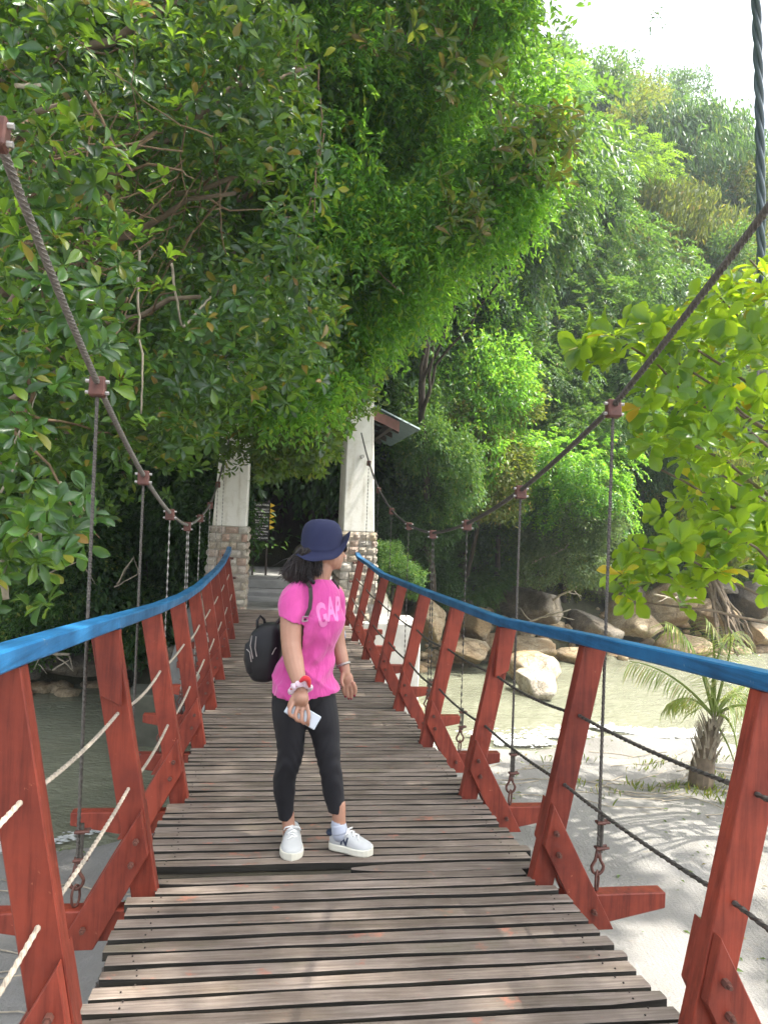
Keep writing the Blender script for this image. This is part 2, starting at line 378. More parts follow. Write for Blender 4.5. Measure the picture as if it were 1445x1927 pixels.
def water_mat():
    m, nt, b = newmat('murky_river_water'); v = texco(nt, (1, 1.8, 1))
    n = noise_n(nt, v, 2.2, 7, .62); n2 = noise_n(nt, v, 9, 6, .6); c = noise_n(nt, v, .35, 4)
    col = ramp(nt, [(.3, (.19, .195, .135)), (.7, (.28, .285, .20))], c.outputs[0])
    fo = ramp(nt, [(.68, (0, 0, 0)), (.76, (.5,) * 3)], n2.outputs[0])
    nt.links.new(mixc(nt, fo.outputs[0], col.outputs[0], (.30, .31, .24)), b.inputs['Base Color'])
    b.inputs['Roughness'].default_value = .12; b.inputs['IOR'].default_value = 1.33
    a = N(nt, 'ShaderNodeMath', operation='ADD'); nt.links.new(n.outputs[0], a.inputs[0]); nt.links.new(n2.outputs[0], a.inputs[1])
    bump(nt, b, a.outputs[0], .9, .09); return m
wx = np.concatenate([np.linspace(-120, -16, 8), np.arange(-15, 25, .5), np.linspace(26, 120, 8)])
wy = np.arange(3, 27.5, .25)
X, Yg = np.meshgrid(wx, wy); Zg = WATER + .018 * np.sin(2.1 * X + 5 * Yg) + .014 * np.sin(5.3 * Yg - 3.2 * X)
V = np.stack([X, Yg, Zg], -1).reshape(-1, 3); idx = np.arange(len(wx) * len(wy)).reshape(len(wy), len(wx))
F = np.stack([idx[:-1, :-1], idx[:-1, 1:], idx[1:, 1:], idx[1:, :-1]], -1).reshape(-1, 4)
tag(npmesh('water', V, F, water_mat(), smooth=True), None, None, kind='structure')

# ------------------------------------------------------------------ the footbridge
FY0, FS = 1.8296, 1.1283
fy = lambda k: FY0 + k * FS
zd = lambda y: -1.6198 + .0077 * (y - 7.8254) ** 2
KS = list(range(-1, 9))
RAIL = {1: [-.33, -.407, -.485, -.572, -.602, -.630, -.653, -.672, -.634, -.610],
        -1: [-.29, -.368, -.455, -.546, -.615, -.658, -.672, -.683, -.662, -.600]}
CABZ = {1: [1.60, 1.04, .511, .195, -.007, -.104, -.052, .103, .378, .807],
        -1: [1.32, .848, .458, .169, -.024, -.123, -.063, .075, .350, .78]}
XC = {1: 1.01, -1: -1.038}
bridge = thing('suspension_footbridge', 'timber plank suspension footbridge with red posts, blue handrails and steel ropes', 'footbridge')

# beams, posts, braces
def frame_parts():
    out = {}
    b = MB()
    b.prism([(-1.315, -.062), (1.315, -.062), (1.315, -.127), (1.07, -.175), (-1.07, -.175), (-1.315, -.127)], -.034, .034)
    out['beam'] = b
    for s in (1, -1):
        post = [(s * .918, 0), (s * 1.016, 0), (s * .865, .2), (s * .80, -.06), (s * .70, -.06), (s * .775, .21)]
        brace = [(s * .797, .315), (s * .772, .15), (s * .950, -.19), (s * 1.078, -.19)]
        out[s] = brace
    return out
beam_proto = frame_parts()['beam'].build('cross_beam', MT['red'], bridge, bevel=.004)
beam_proto.location = (0, fy(-1), zd(fy(-1)))
brace_protos = {}; 
def bolt_mesh():
    m = MB(); m.tube([(0, 0, 0), (0, -.018, 0)], .011, 6); m.tube([(0, -.018, 0), (0, -.030, 0)], .006, 6); return m
bolt_proto = None
for k in KS:
    y = fy(k); z0 = zd(y)
    if k == -1: beam = beam_proto
    else: beam = copy_part(beam_proto, bridge, (0, y, z0))
    for s in (1, -1):
        si = 0 if s > 0 else 1
        rz = RAIL[s][k + 1] - z0            # underside of the rail above deck
        inn = (.775 + (rz - .21) * .1885); 
        post = [(s * .700, -.17), (s * .775, .21), (s * inn, rz - .001), (s * (inn + .100), rz - .001), (s * (.868), .19), (s * .795, -.17)]
        mb = MB(); mb.prism([(px, pz) for px, pz in post], -.028, .028)
        po = mb.build('post', MT['red'], bridge, bevel=.003); po.location = (0, y, z0)
        for f_, dy in ((0, -.046), (1, .046)):
            key = s
            if key not in brace_protos:
                m2 = MB(); m2.prism([(s * .800, .318), (s * .768, .150), (s * .948, -.19), (s * 1.076, -.19)], -.0175, .0175)
                br = m2.build('brace', MT['red'], bridge, bevel=.003); brace_protos[key] = br
                br.location = (0, y + dy, z0)
                bb = []
            else:
                src = brace_protos[key]
                br = src.copy(); COL.objects.link(br); br.parent = bridge; br.location = (0, y + dy, z0)
            if f_ == 0:
                for bx, bz in ((.812, .207), (.826, .122), (.985, -.112)):
                    if bolt_proto is None:
                        bo = bolt_mesh().build('bolt', MT['rust'], None); bolt_proto = bo; bo.parent = br
                    else:
                        bo = bolt_proto.copy(); COL.objects.link(bo); bo.parent = br
                    bo.location = (s * bx, -.0175, bz)
# cleat on the third right-hand post and a split one on the left
for s, k in ((1, 2), (-1, 1)):
    y = fy(k); rz = RAIL[s][k + 1]
    m = MB(); m.prism([(s * .905, rz), (s * 1.0, rz), (s * .965, rz - .24), (s * .89, rz - .28)], y - .058, y - .030)
    m.build('cleat', MT['red'], bridge, bevel=.002)

# handrails
for s in (1, -1):
    pts = []
    for i, k in enumerate(KS):
        z0 = zd(fy(k)); inn = .775 + (RAIL[s][i] - z0 - .21) * .1885
        pts.append((inn, fy(k), RAIL[s][i]))
    pts.append((pts[-1][0], fy(8) + .28, RAIL[s][-1] + .045))
    def seg(a, b, hgt=.049, wid=.066, lift=0, ins=0):
        rings = []
        for i in range(a, b + 1):
            x, y, z = pts[i]
            if i == a and a > 0: y -= .06
            x = s * (x - .012 - ins)
            z += lift
            rings.append([Vector((x, y, z)), Vector((x + s * wid, y, z)), Vector((x + s * wid, y, z + hgt)), Vector((x, y, z + hgt))])
        return rings
    brk = [0, 3, 6, 10] if s > 0 else [0, 2, 5, 10]
    for j in range(3):
        m = MB(); m.loft(seg(brk[j], brk[j + 1], lift=.002 * j, ins=.0015 * j)); m.build('handrail', MT['blue'], bridge, bevel=.005)

# side ropes threaded through the posts
for s in (1, -1):
    for dz, xx in ((.668, .905), (.387, .854)):
        pts = []
        for i, k in enumerate(KS[:-1]):
            a = Vector((s * xx, fy(k), zd(fy(k)) + dz)); b = Vector((s * xx, fy(k + 1), zd(fy(k + 1)) + dz))
            n = 34 if k < 3 else 12
            sag = .012 + .02 * random.random()
            for j in range(n):
                t = j / n; p = a.lerp(b, t); p.z -= 4 * t * (1 - t) * sag; pts.append(p)
        pts.append(b)
        m = MB(); m.tube(pts, .0085 if s > 0 else .0072, 10, lobes=5 if s > 0 else 0, twist=60)
        m.build('side_rope', MT['steel'] if s > 0 else MT['sleeve'], bridge, smooth=False)

# main cables
def cable_pts(s):
    pp = [Vector((XC[s], fy(k), CABZ[s][i])) for i, k in enumerate(KS)]
    pp.insert(0, Vector((XC[s], fy(-2), CABZ[s][0] + .6)))
    top = P(680, 815, 11.9) if s > 0 else P(437, 800, 11.9)
    pp.append(top)
    return pp
for s in (1, -1):
    pp = cable_pts(s); pts = []
    for a, b in zip(pp[:-1], pp[1:]):
        d = a.y; st = .013 if d < 4.5 else .035
        n = max(2, int((b - a).length / st))
        for j in range(n):
            t = j / n; p = a.lerp(b, t); p.z -= 4 * t * (1 - t) * .012; pts.append(p)
    pts.append(pp[-1])
    m = MB(); m.tube(pts, 'x' if 0 else (.0135 if s > 0 else .0128), 12, lobes=6, twist=46)
    m.build('main_cable', MT['steel'] if s > 0 else MT['steel_m'], bridge, smooth=False)
    # lower stay rope under the beams
    pts = [];
    for i, k in enumerate(KS[:-1]):
        for j in range(24):
            y = fy(k) + FS * j / 24; pts.append(Vector((s * .875, y, zd(y) - .205)))
    m = MB(); m.tube(pts, .017, 10, lobes=5, twist=40); m.build('lower_cable', MT['steel'], bridge)
    for k in KS:
        m = MB(); y = fy(k); c = Vector((s * .875, y - .045, zd(y) - .195))
        m.tube([c + Vector((.026 * math.cos(a), 0, .030 * math.sin(a))) for a in np.linspace(0, 2 * math.pi, 13)], .007, 6, cap=False)
        m.tube([c + Vector((0, 0, .03)), c + Vector((0, 0, .06))], .008, 6)
        m.build('cable_shackle', MT['rust'], bridge, smooth=True)

# hangers with clamp, thimble, wire clips and shackle
def clamp(c, tilt):
    rot = Matrix.Rotation(tilt, 4, 'X')
    m = MB(); m.box(c, (.058, .042, .075), rot); o = m.build('cable_clamp', MT['rust'], bridge, bevel=.005)
    return o, rot
for s in (1, -1):
    for i, k in enumerate(KS):
        y = fy(k); zt = CABZ[s][i]; zb = zd(y) - .06; xt = XC[s]; xb = s * 1.03
        if s > 0: xb = 1.025
        c = Vector((xt, y, zt))
        pn = cable_pts(s); tl = math.atan2(pn[i + 2].z - pn[i].z, pn[i + 2].y - pn[i].y)
        cl, rot = clamp(c - Vector((0, 0, .012)), tl * .5)
        for dx in (-1, 1):
            for dz in (-.022, .02):
                mb = MB(); mb.tube([c + Vector((dx * .028, -.005, dz - .012)), c + Vector((dx * .043, -.005, dz - .012))], .0075, 6)
                if k < 6: mb.build('bolt', MT['bolt'], cl)
        top = c - Vector((0, 0, .05)); bot = Vector((xb, y, zb))
        far = k > 6
        def hang(off, name='hanger'):
            tB = bot + Vector((off, 0, .155))
            L = (top - tB).length; n = max(3, int(L / (.011 if k < 3 else .05)))
            pts = [(top + Vector((off * .4, 0, 0))).lerp(tB, j / n) for j in range(n + 1)]
            m = MB(); m.tube(pts, .0075, 8, lobes=4, twist=70); h = m.build(name, MT['steel_l'] if s < 0 and k > 2 else MT['steel'], bridge)
            q = MB()                       # thimble: a teardrop loop
            lp = []
            for a in np.linspace(0, 2 * math.pi, 17):
                r_ = .026 * (1 - .55 * max(0, math.sin(a)))
                lp.append(tB + Vector((r_ * math.cos(a), 0, .034 * math.sin(a) - .055 + (.03 if math.sin(a) > .9 else 0))))
            q.tube(lp, .0065, 6, cap=False); q.tube([tB + Vector((0, 0, -.02)), tB], .009, 6)
            q.build('thimble', MT['rust'], h, smooth=True)
            # doubled tail
            q = MB(); q.tube([tB + Vector((.013, 0, 0)), tB + Vector((.013, 0, .155))], .007, 6); q.build('rope_tail', MT['steel'], h)
            for cz in (.02, .125):
                q = MB(); cc = tB + Vector((.007, 0, cz)); q.box(cc, (.034, .022, .014)); q.tube([cc + Vector((-.02, -.012, 0)), cc + Vector((.034, -.012, .004))], .0055, 6)
                q.tube([cc + Vector((-.02, .012, 0)), cc + Vector((.034, .012, .004))], .0055, 6); q.build('wire_clip', MT['rust'], h)
            q = MB(); lp = [tB + Vector((0, .012 * math.cos(a), -.115 + .042 * math.sin(a))) for a in np.linspace(0, 2 * math.pi, 13)]
            q.tube([Vector((p.x + .012 * math.cos(a), p.y, p.z)) for p, a in zip(lp, np.linspace(0, 2 * math.pi, 13))], .005, 6, cap=False); q.build('shackle', MT['rust'], h, smooth=True)
        hang(0)
        if k == 4: hang(.028)

# boards added below to keep the plank gaps dark, then the planks one by one
m = MB()
for x0 in (-.60, -.2, .2, .6):
    rings = []
    for y in np.arange(.3, 12.05, .4):
        z = zd(y) - .062; w = .20
        rings.append([Vector((x0 - w, y, z - .022)), Vector((x0 + w, y, z - .022)), Vector((x0 + w, y, z)), Vector((x0 - w, y, z))])
    mm = MB(); mm.loft(rings); mm.build('gap_backing', MT['gap_backing'], bridge)
def plank_mesh(i, x0=-.823, x1=.823, w=.064, ragged=False):
    rnd = random.Random(i); n = 9; rings = []
    ang = rnd.uniform(-.006, .006)
    for j in range(n + 1):
        t = j / n; x = x0 + (x1 - x0) * t
        ww = w / 2 - (.010 if j in (0, n) and rnd.random() < .5 else 0) + rnd.uniform(-.0025, .0015); dy = ang * (t - .5) * 2 + rnd.uniform(-.0015, .0015); dz = rnd.uniform(-.0015, .0015)
        if ragged and j < 3: ww *= (.35, .7, .9)[j]
        rings.append([Vector((x, dy - ww, -.030)), Vector((x, dy + ww, -.030)), Vector((x, dy + ww, -.003 + dz)), Vector((x, dy + ww - .004, dz)), Vector((x, dy - ww + .004, dz)), Vector((x, dy - ww, -.003 + dz))])
    mb = MB().loft(rings)
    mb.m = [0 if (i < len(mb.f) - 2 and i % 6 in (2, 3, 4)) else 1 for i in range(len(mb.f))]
    return mb
plank_me = []
for i in range(12):
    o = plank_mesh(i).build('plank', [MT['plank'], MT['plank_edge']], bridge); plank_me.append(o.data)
    if i: bpy.data.objects.remove(o)
    else: first_plank = o
y = .45; cnt = 0; gapY = None; nails = MB(); PY = []
while y < 11.86:
    PY.append(y); y += .0857 + random.uniform(-.002, .002)
target_gap = min(range(len(PY)), key=lambda i: abs(PY[i] - 3.15))
for i, y in enumerate(PY):
    nearest = min(abs(y - fy(k)) for k in KS)
    jit = random.uniform(-.014, .014)
    if i == target_gap:
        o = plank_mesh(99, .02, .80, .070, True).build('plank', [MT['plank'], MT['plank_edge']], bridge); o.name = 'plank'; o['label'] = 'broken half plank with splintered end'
        o.location = (0, y, zd(y) - .004)
        continue
    if i == 0: o = first_plank
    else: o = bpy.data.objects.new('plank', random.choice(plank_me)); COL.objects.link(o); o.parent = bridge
    sx = .9 if nearest < .075 else 1.0 + random.uniform(-.006, .012)
    flip = random.choice((1, -1))
    slope = math.atan(2 * .0077 * (y - 7.8254))
    o.location = (jit, y, zd(y) + random.uniform(-.002, .002)); o.scale = (sx, random.uniform(.95, 1.02), 1)
    o.rotation_euler = (slope * flip + random.uniform(-.015, .015), random.uniform(-.003, .003), (math.pi if flip < 0 else 0) + random.uniform(-.003, .003))
    if y < 6:
        for nxp in (-.72, .74):
            for dy in (-.014, .016):
                c = Vector((nxp + random.uniform(-.02, .02), y + dy, zd(y) + .001))
                nails.tube([c, c + Vector((0, 0, .0030))], .0030, 5)
no = nails.build('nail_heads', MT['darkwood'], bridge); no['kind'] = 'stuff'
# the mossy board that shows through the gap
m = MB(); yg = PY[target_gap]; m.box((-.38, yg, zd(yg) - .034), (.84, .076, .010)); m.build('packing_board', MT['gap_backing'], bridge)

# ------------------------------------------------------------------ gate towers
def tower(side, label):
    s = side
    t = thing('gate_tower', label, 'tower', (s * .98, 12.5, -1.5))
    if s < 0: fl, fr = (-1.27, -.70); 
    else: fl, fr = (.765, 1.32)
    Yf, Yb = 12.0, 13.05
    # stone base core
    m = MB(); rings = []
    g = .03
    xi = fr if s < 0 else fl          # inner side (towards the path)
    xo = fl if s < 0 else fr
    zb, zt = -3.6, -.225
    for z, ex in ((zb, .22), (-1.5, .085), (zt, .0)):
        a = xo + s * ex; b = xi
        q = [Vector((min(a, b) + g, Yf - ex * .3 + g, z)), Vector((max(a, b) - g, Yf - ex * .3 + g, z)), Vector((max(a, b) - g, Yb, z)), Vector((min(a, b) + g, Yb, z))]
        rings.append(q)
    m.loft(rings); base = m.build('base_core', MT['mortar'], t)
    # stones
    protos = []
    def stone_proto(i):
        rnd = random.Random(100 + i); mb = MB(); nn = 3; vs = []
        for j in range(nn + 1):
            for k2 in range(nn + 1):
                u_, v_ = k2 / nn - .5, j / nn - .5
                edge = j in (0, nn) or k2 in (0, nn)
                vs.append((u_ * (1 - .05 * rnd.random()), (-.35 - .25 * rnd.random() if edge else -.75 - .25 * rnd.random()), v_ * (1 - .05 * rnd.random())))
        fs = [(j * (nn + 1) + k2, j * (nn + 1) + k2 + 1, (j + 1) * (nn + 1) + k2 + 1, (j + 1) * (nn + 1) + k2) for j in range(nn) for k2 in range(nn)]
        mb.add(vs, fs); return mb
    rows = 16; z = zt; rnd = random.Random(5 + s)
    stn = []
    for i in range(5):
        o = stone_proto(i).build('stone', MT['stone'], None); stn.append(o.data); bpy.data.objects.remove(o)
    while z > -2.2:
        h = rnd.uniform(.10, .15); z1 = z - h; zc = (z + z1) / 2
        ex = .0 + (-zc + zt) / 1.275 * .085 if zc > -1.5 else .085 + (-1.5 - zc) / 2.1 * .135
        a = xo + s * ex; lo, hi = min(a, xi), max(a, xi); yf = Yf - ex * .3
        for face in ('front', 'inner', 'outer'):
            if face == 'front': p0, p1 = lo, hi
            else: p0, p1 = yf, Yb
            p = p0
            while p < p1 - .02:
                w = rnd.uniform(.10, .22)
                if p1 - (p + w) < .06: w = p1 - p
                o = bpy.data.objects.new('stone', rnd.choice(stn)); COL.objects.link(o); o.parent = t
                c = p + w / 2
                if face == 'front': loc = Vector((c, yf + g, zc)); ry = 0
                elif face == 'inner': loc = Vector((xi - (-s) * -1 * 0 + (g if s > 0 else -g), c, zc)); ry = (-R(90) if s > 0 else R(90))
                else: loc = Vector((a - s * g, c, zc)); ry = (R(90) if s > 0 else -R(90))
                o.location = loc - t.location; o.rotation_euler = (0, 0, ry); o.scale = (w * .94, .045 + .03 * rnd.random(), h * .93)
                p += w
        z = z1
    # tapering plaster shaft and its capping
    m = MB(); rings = []
    for z, ex in ((zt + .0, .0), (1.9, -.10), (2.6, -.13)):
        a = xo + s * ex * 1.0; b = xi + s * (.012 if ex else .012)
        lo, hi = min(a, b), max(a, b)
        rings.append([Vector((lo + .02, Yf + .03 - ex * .3, z)), Vector((hi - .02, Yf + .03 - ex * .3, z)), Vector((hi - .02, Yb - .06 + ex * .3, z)), Vector((lo + .02, Yb - .06 + ex * .3, z))])
    m.loft(rings); m.build('plaster_shaft', MT['plaster'], t, bevel=.012)
    m = MB(); m.box(((xo + xi) / 2, (Yf + Yb) / 2, 2.63), (abs(xo - xi), Yb - Yf + .05, .10)); m.build('cap_slab', MT['plaster'], t, bevel=.01)
    # iron fixings in the stone
    for (px_, pz_) in ((.62, -.72), (.50, -1.02)):
        m = MB(); c = Vector((xi + s * px_ * .4, Yf - .06, pz_)); m.box(c, (.10, .03, .035)); m.ball(c + Vector((-.03, -.02, 0)), .018, 8, 5); m.ball(c + Vector((.03, -.02, 0)), .018, 8, 5)
        m.build('iron_bracket', MT['rust'], t)
    m = MB(); c = Vector((xi + s * .28, Yf + .02, .98)); m.tube([c + Vector((0, .02, 0)), c + Vector((0, -.06, 0))], .03, 10); m.build('cable_eye', MT['bolt'], t)
    return t
tower(-1, 'white plastered bridge tower on a stone base, left of the path and partly behind leaves')
tower(1, 'white plastered bridge tower on a stone base, right of the path beside the roof edge')

# abutment
ab = thing('abutment', 'pale concrete abutment carrying the far end of the footbridge', 'abutment', (0, 12, -3.4))
m = MB(); m.box((.42, 12.35, -2.6), (3.36, 1.0, 1.9)); m.build('wall', MT['pale_concrete'], ab, bevel=.02)
m = MB(); m.box((0, 12.9, -1.565), (1.4, 2.2, .09)); m.build('landing_slab', MT['concrete'], ab, bevel=.01)
m = MB(); m.box((-2.15, 12.3, -3.3), (.55, .8, .9)); m.build('footing', MT['mossy'], ab, bevel=.02)

# steps
st = thing('stone_steps', 'worn concrete steps leading up behind the gate into the forest', 'steps', (0, 14.2, -1.5))
for i in range(3):
    m = MB(); m.box((.05, 14.0 + i * .6 + .3 + (1.2 if i == 2 else 0), -1.56 + .165 * (min(i, 1) + .5) - .04 + (.004 if i == 2 else 0)), (1.9, (.62, .62, 3.0)[i], .165)); m.build('step', MT['concrete'], st, bevel=.015)

# gate roof
rf = thing('gate_roof', 'green corrugated sheet roof with pinkish timber edge behind the right tower', 'roof', (0, 13.5, 1.5))
def roof_side(sx):
    m = MB(); n = 46; y0, y1 = 12.15, 15.2
    vs = []; fs = []
    for i in range(n * 2 + 1):
        y = y0 + (y1 - y0) * i / (n * 2); dz = .017 * math.sin(i * math.pi / 2 * 1.0) if False else (.016 if i % 2 else -.016)
        for x, z in ((0, 2.36), (sx * 2.0, 1.50)):
            vs.append((x, y, z + dz))
    for i in range(n * 2): fs.append((2 * i, 2 * i + 1, 2 * i + 3, 2 * i + 2))
    o = len(vs); vs2 = [(a, b, c - .006) for a, b, c in vs]
    m.add(vs, fs); m.add(vs2, [tuple(reversed(f)) for f in fs])
    return m
for sx in (1, -1):
    roof_side(sx).build('corrugated_sheet', MT['tin'], rf)
    m = MB(); ang = math.atan2(-.86, 2.0) * sx
    m.loft([[Vector((sx * 0 + 0, 12.20, 2.30)), Vector((0, 12.24, 2.30)), Vector((0, 12.24, 2.14)), Vector((0, 12.20, 2.14))],
            [Vector((sx * 1.66, 12.20, 1.60)), Vector((sx * 1.66, 12.24, 1.60)), Vector((sx * 1.66, 12.24, 1.44)), Vector((sx * 1.66, 12.20, 1.44))]]); m.build('barge_board', MT['fascia'], rf)
    for y in (12.8, 13.5, 14.2, 14.9):
        m = MB(); m.loft([[Vector((0, y, 2.31)), Vector((0, y + .05, 2.31)), Vector((0, y + .05, 2.22)), Vector((0, y, 2.22))],
            [Vector((sx * 1.75, y, 1.56)), Vector((sx * 1.75, y + .05, 1.56)), Vector((sx * 1.75, y + .05, 1.47)), Vector((sx * 1.75, y, 1.47))]]); m.build('rafter', MT['darkwood'], rf)
    m = MB(); m.box((sx * 1.55, 13.7, 1.55), (.08, 2.9, .10)); m.build('purlin', MT['darkwood'], rf)
m = MB(); m.box((0, 13.7, 2.385), (.24, 3.1, .04)); m.build('ridge_cap', MT['tin'], rf)
for sx in (1, -1):
    m = MB(); m.box((sx * 1.2, 14.9, .0), (.12, .12, 3.0)); m.build('roof_post', MT['darkwood'], rf)

# sign board with white lettering and yellow arrows
def text_mesh(txt, size, name='t', bold=0):
    cu = bpy.data.curves.new(name, 'FONT'); cu.body = txt; cu.size = size; cu.align_x = 'CENTER'; cu.align_y = 'CENTER'; cu.offset = bold; cu.resolution_u = 3
    o = bpy.data.objects.new(name, cu); COL.objects.link(o)
    dg = bpy.context.evaluated_depsgraph_get(); me = bpy.data.meshes.new_from_object(o.evaluated_get(dg))
    bpy.data.objects.remove(o); return me
SY = 15.6
sc_ = P(477, 1000, SY); sl_ = P(477, 975, SY); sr2 = P(507, 975, SY)
sw = sr2.x - sl_.x; cxs = (sl_.x + sr2.x) / 2
sg = thing('direction_sign', 'black board sign with rows of white lettering and yellow arrows beside the steps', 'sign', (cxs, SY, tz(cxs, SY)))
zt_ = P(492, 945, SY).z; zb_ = P(492, 1018, SY).z
rowsT = [('SUNGAI TUKUN', ''), ('PANTAI KERACUT', 'Kerachut Beach'), ('KOLAM ALIRAN', 'Stream Pool'), ('TELUK DUYUNG', 'Monkey Bay'), ('RUMAH API', 'Lighthouse'), ('TAPAK KHEMAH', 'Camping Site'), ('TELUK KAMPI', '')]
hh = (zt_ - zb_) / 7
for sx in (-.42, .42):
    m = MB(); m.box((cxs + sx * sw, SY + .03, (zt_ + tz(cxs, SY)) / 2), (.04, .04, zt_ - tz(cxs, SY) + .1)); m.build('sign_post', MT['darkwood'], sg)
for i, (a, b) in enumerate(rowsT):
    zc = zt_ - hh * (i + .5)
    m = MB(); m.box((cxs, SY, zc), (sw, .02, hh * .9)); bd = m.build('board', MT['black_board'], sg)
    for txt, dz, sz in ((a, .18 if b else 0, hh * .42), (b, -.24, hh * .34)):
        if not txt: continue
        me = text_mesh(txt, sz)
        xsz = [v.co.x for v in me.vertices]; wdt = max(xsz) - min(xsz); kx = min(1.2, sw * .9 / wdt)
        for v in me.vertices: v.co = Vector((v.co.x * kx, 0, v.co.y)) + Vector((cxs, SY - .013, zc + dz * hh)) - sg.location
        me.materials.append(MT['white']); o = bpy.data.objects.new('lettering', me); COL.objects.link(o); o.parent = bd
    if i < 5:
        x0 = cxs + sw / 2 + .01
        m = MB(); m.prism([(x0, zc - hh * .42), (x0 + .10, zc), (x0, zc + hh * .42)], SY - .01, SY + .008); m.build('arrow', MT['yellow'], sg)

# ------------------------------------------------------------------ foliage tools
NEAR_T = np.array([(0, 0, 0), (.28, -.22, .06), (.28, 0, .0), (.28, .22, .06), (.55, -.45, .10), (.55, 0, -.01), (.55, .45, .10), (.80, -.44, .08), (.80, 0, -.04), (.80, .44, .08), (.94, -.22, .0), (.94, .22, .0), (1, 0, -.08)], float)
NEAR_F = np.array([(0, 2, 1), (0, 3, 2), (1, 2, 5), (1, 5, 4), (2, 3, 6), (2, 6, 5), (4, 5, 8), (4, 8, 7), (5, 6, 9), (5, 9, 8), (7, 8, 10), (8, 9, 11), (8, 12, 10), (8, 11, 12)])
MID_T = np.array([(0, 0, 0), (.3, -.38, .07), (.3, .38, .07), (.68, -.42, .04), (.68, .42, .04), (1, 0, -.12)], float)
MID_F = np.array([(0, 2, 1), (1, 2, 4), (1, 4, 3), (3, 4, 5)])
FAR_T = np.array([(0, 0, 0), (.45, -.5, .12), (.45, .5, .12), (1, 0, -.08)], float)
FAR_F = np.array([(0, 3, 1), (0, 2, 3)])
TPL = dict(near=(NEAR_T, NEAR_F), mid=(MID_T, MID_F), far=(FAR_T, FAR_F))
def unit(a): return a / np.maximum(np.linalg.norm(a, axis=-1, keepdims=True), 1e-9)
def leafgeo(pos, ax, nrm, L, Wd, kind='far', curl=0.):
    T, Fc = TPL[kind]; n = len(pos); ax = unit(ax)
    sd = unit(np.cross(ax, nrm)); nr = np.cross(sd, ax)
    L = np.broadcast_to(L, (n,)); Wd = np.broadcast_to(Wd, (n,))
    t, s, c = T[:, 0], T[:, 1], T[:, 2] - curl * T[:, 0] ** 2
    V = pos[:, None] + ax[:, None] * (t[None, :, None] * L[:, None, None]) + sd[:, None] * (s[None, :, None] * Wd[:, None, None]) + nr[:, None] * (c[None, :, None] * L[:, None, None])
    Fa = Fc[None] + (np.arange(n) * len(T))[:, None, None]
    return V.reshape(-1, 3), Fa.reshape(-1, 3)
def rnd_dir(n): return unit(RNG.normal(size=(n, 3)))
def rosettes(C, D, L, nl=7, kind='near', wr=.42, open_=.35, curl=.1):
    """whorls of leaves round each twig tip C looking along D"""
    n = len(C); D = unit(D); a = unit(np.cross(D, rnd_dir(n))); b = np.cross(D, a)
    out_p, out_a, out_n, out_l = [], [], [], []
    for i in range(nl):
        th = 2 * np.pi * i / nl + RNG.uniform(0, .7, n) ; el = open_ + RNG.normal(0, .28, n) + .35 * (i % 2)
        r = a * np.cos(th)[:, None] + b * np.sin(th)[:, None]
        ax = r * np.cos(el)[:, None] + D * np.sin(el)[:, None]; ax[:, 2] -= .18
        nr = D * np.cos(el)[:, None] - r * np.sin(el)[:, None] + RNG.normal(0, .18, (n, 3))
        keep = RNG.random(n) < .88
        out_p.append((C + r * .01 - D * RNG.uniform(0, .05, n)[:, None])[keep]); out_a.append(ax[keep]); out_n.append(nr[keep]); out_l.append((L * RNG.uniform(.62, 1.1, n))[keep])
    p, ax, nr, l = map(np.concatenate, (out_p, out_a, out_n, out_l))
    return leafgeo(p, ax, nr, l, l * wr * RNG.uniform(.85, 1.15, len(l)), kind, curl)
def sprays(C, D, L, npair=6, ll=.06, wr=.4, kind='far', droop=.5):
    """drooping twigs C + D*L carrying pairs of leaflets"""
    n = len(C); D = unit(D); L = np.broadcast_to(L, (n,))
    sd = unit(np.cross(D, np.array([0, 0, 1.]) + RNG.normal(0, .5, (n, 3)))); up = np.cross(sd, D)
    P_, A_, N_, L_ = [], [], [], []
    for i in range(npair):
        t = (i + .8) / npair
        c = C + D * (L * t)[:, None]; c[:, 2] -= droop * L * t * t
        for s in (-1, 1):
            ax = sd * s * .8 + D * .6 + RNG.normal(0, .22, (n, 3)); ax[:, 2] -= .25 + .3 * droop * t
            P_.append(c + RNG.normal(0, .008, (n, 3))); A_.append(ax); N_.append(up + RNG.normal(0, .35, (n, 3))); L_.append(ll * RNG.uniform(.65, 1.15, n) * (1.1 - .35 * t))
    p, ax, nr, l = map(np.concatenate, (P_, A_, N_, L_))
    return leafgeo(p, ax, nr, l, l * wr, kind)
def merge(gs):
    V, F, o = [], [], 0
    for v, f in gs: V.append(v); F.append(f + o); o += len(v)
    return np.concatenate(V), np.concatenate(F)
def vnoise(p, s, seed=0.):
    """cheap smooth 3-D noise for arrays"""
    x, y, z = (p * s).T; q = seed
    return (np.sin(x * 1.7 + 2.1 * np.sin(y * 1.3 + q) + q) + np.sin(y * 1.9 + 1.7 * np.sin(z * 1.5 - q)) + np.sin(z * 2.1 + 1.9 * np.sin(x * 1.1 + 2 * q) - q)) / 3
def inpoly(u, v, poly):
    poly = np.array(poly, float); x, y = poly[:, 0], poly[:, 1]; c = np.zeros(len(u), bool); j = len(x) - 1
    for i in range(len(x)):
        k = ((y[i] > v) != (y[j] > v)) & (u < (x[j] - x[i]) * (v - y[i]) / (y[j] - y[i] + 1e-9) + x[i]); c ^= k; j = i
    return c
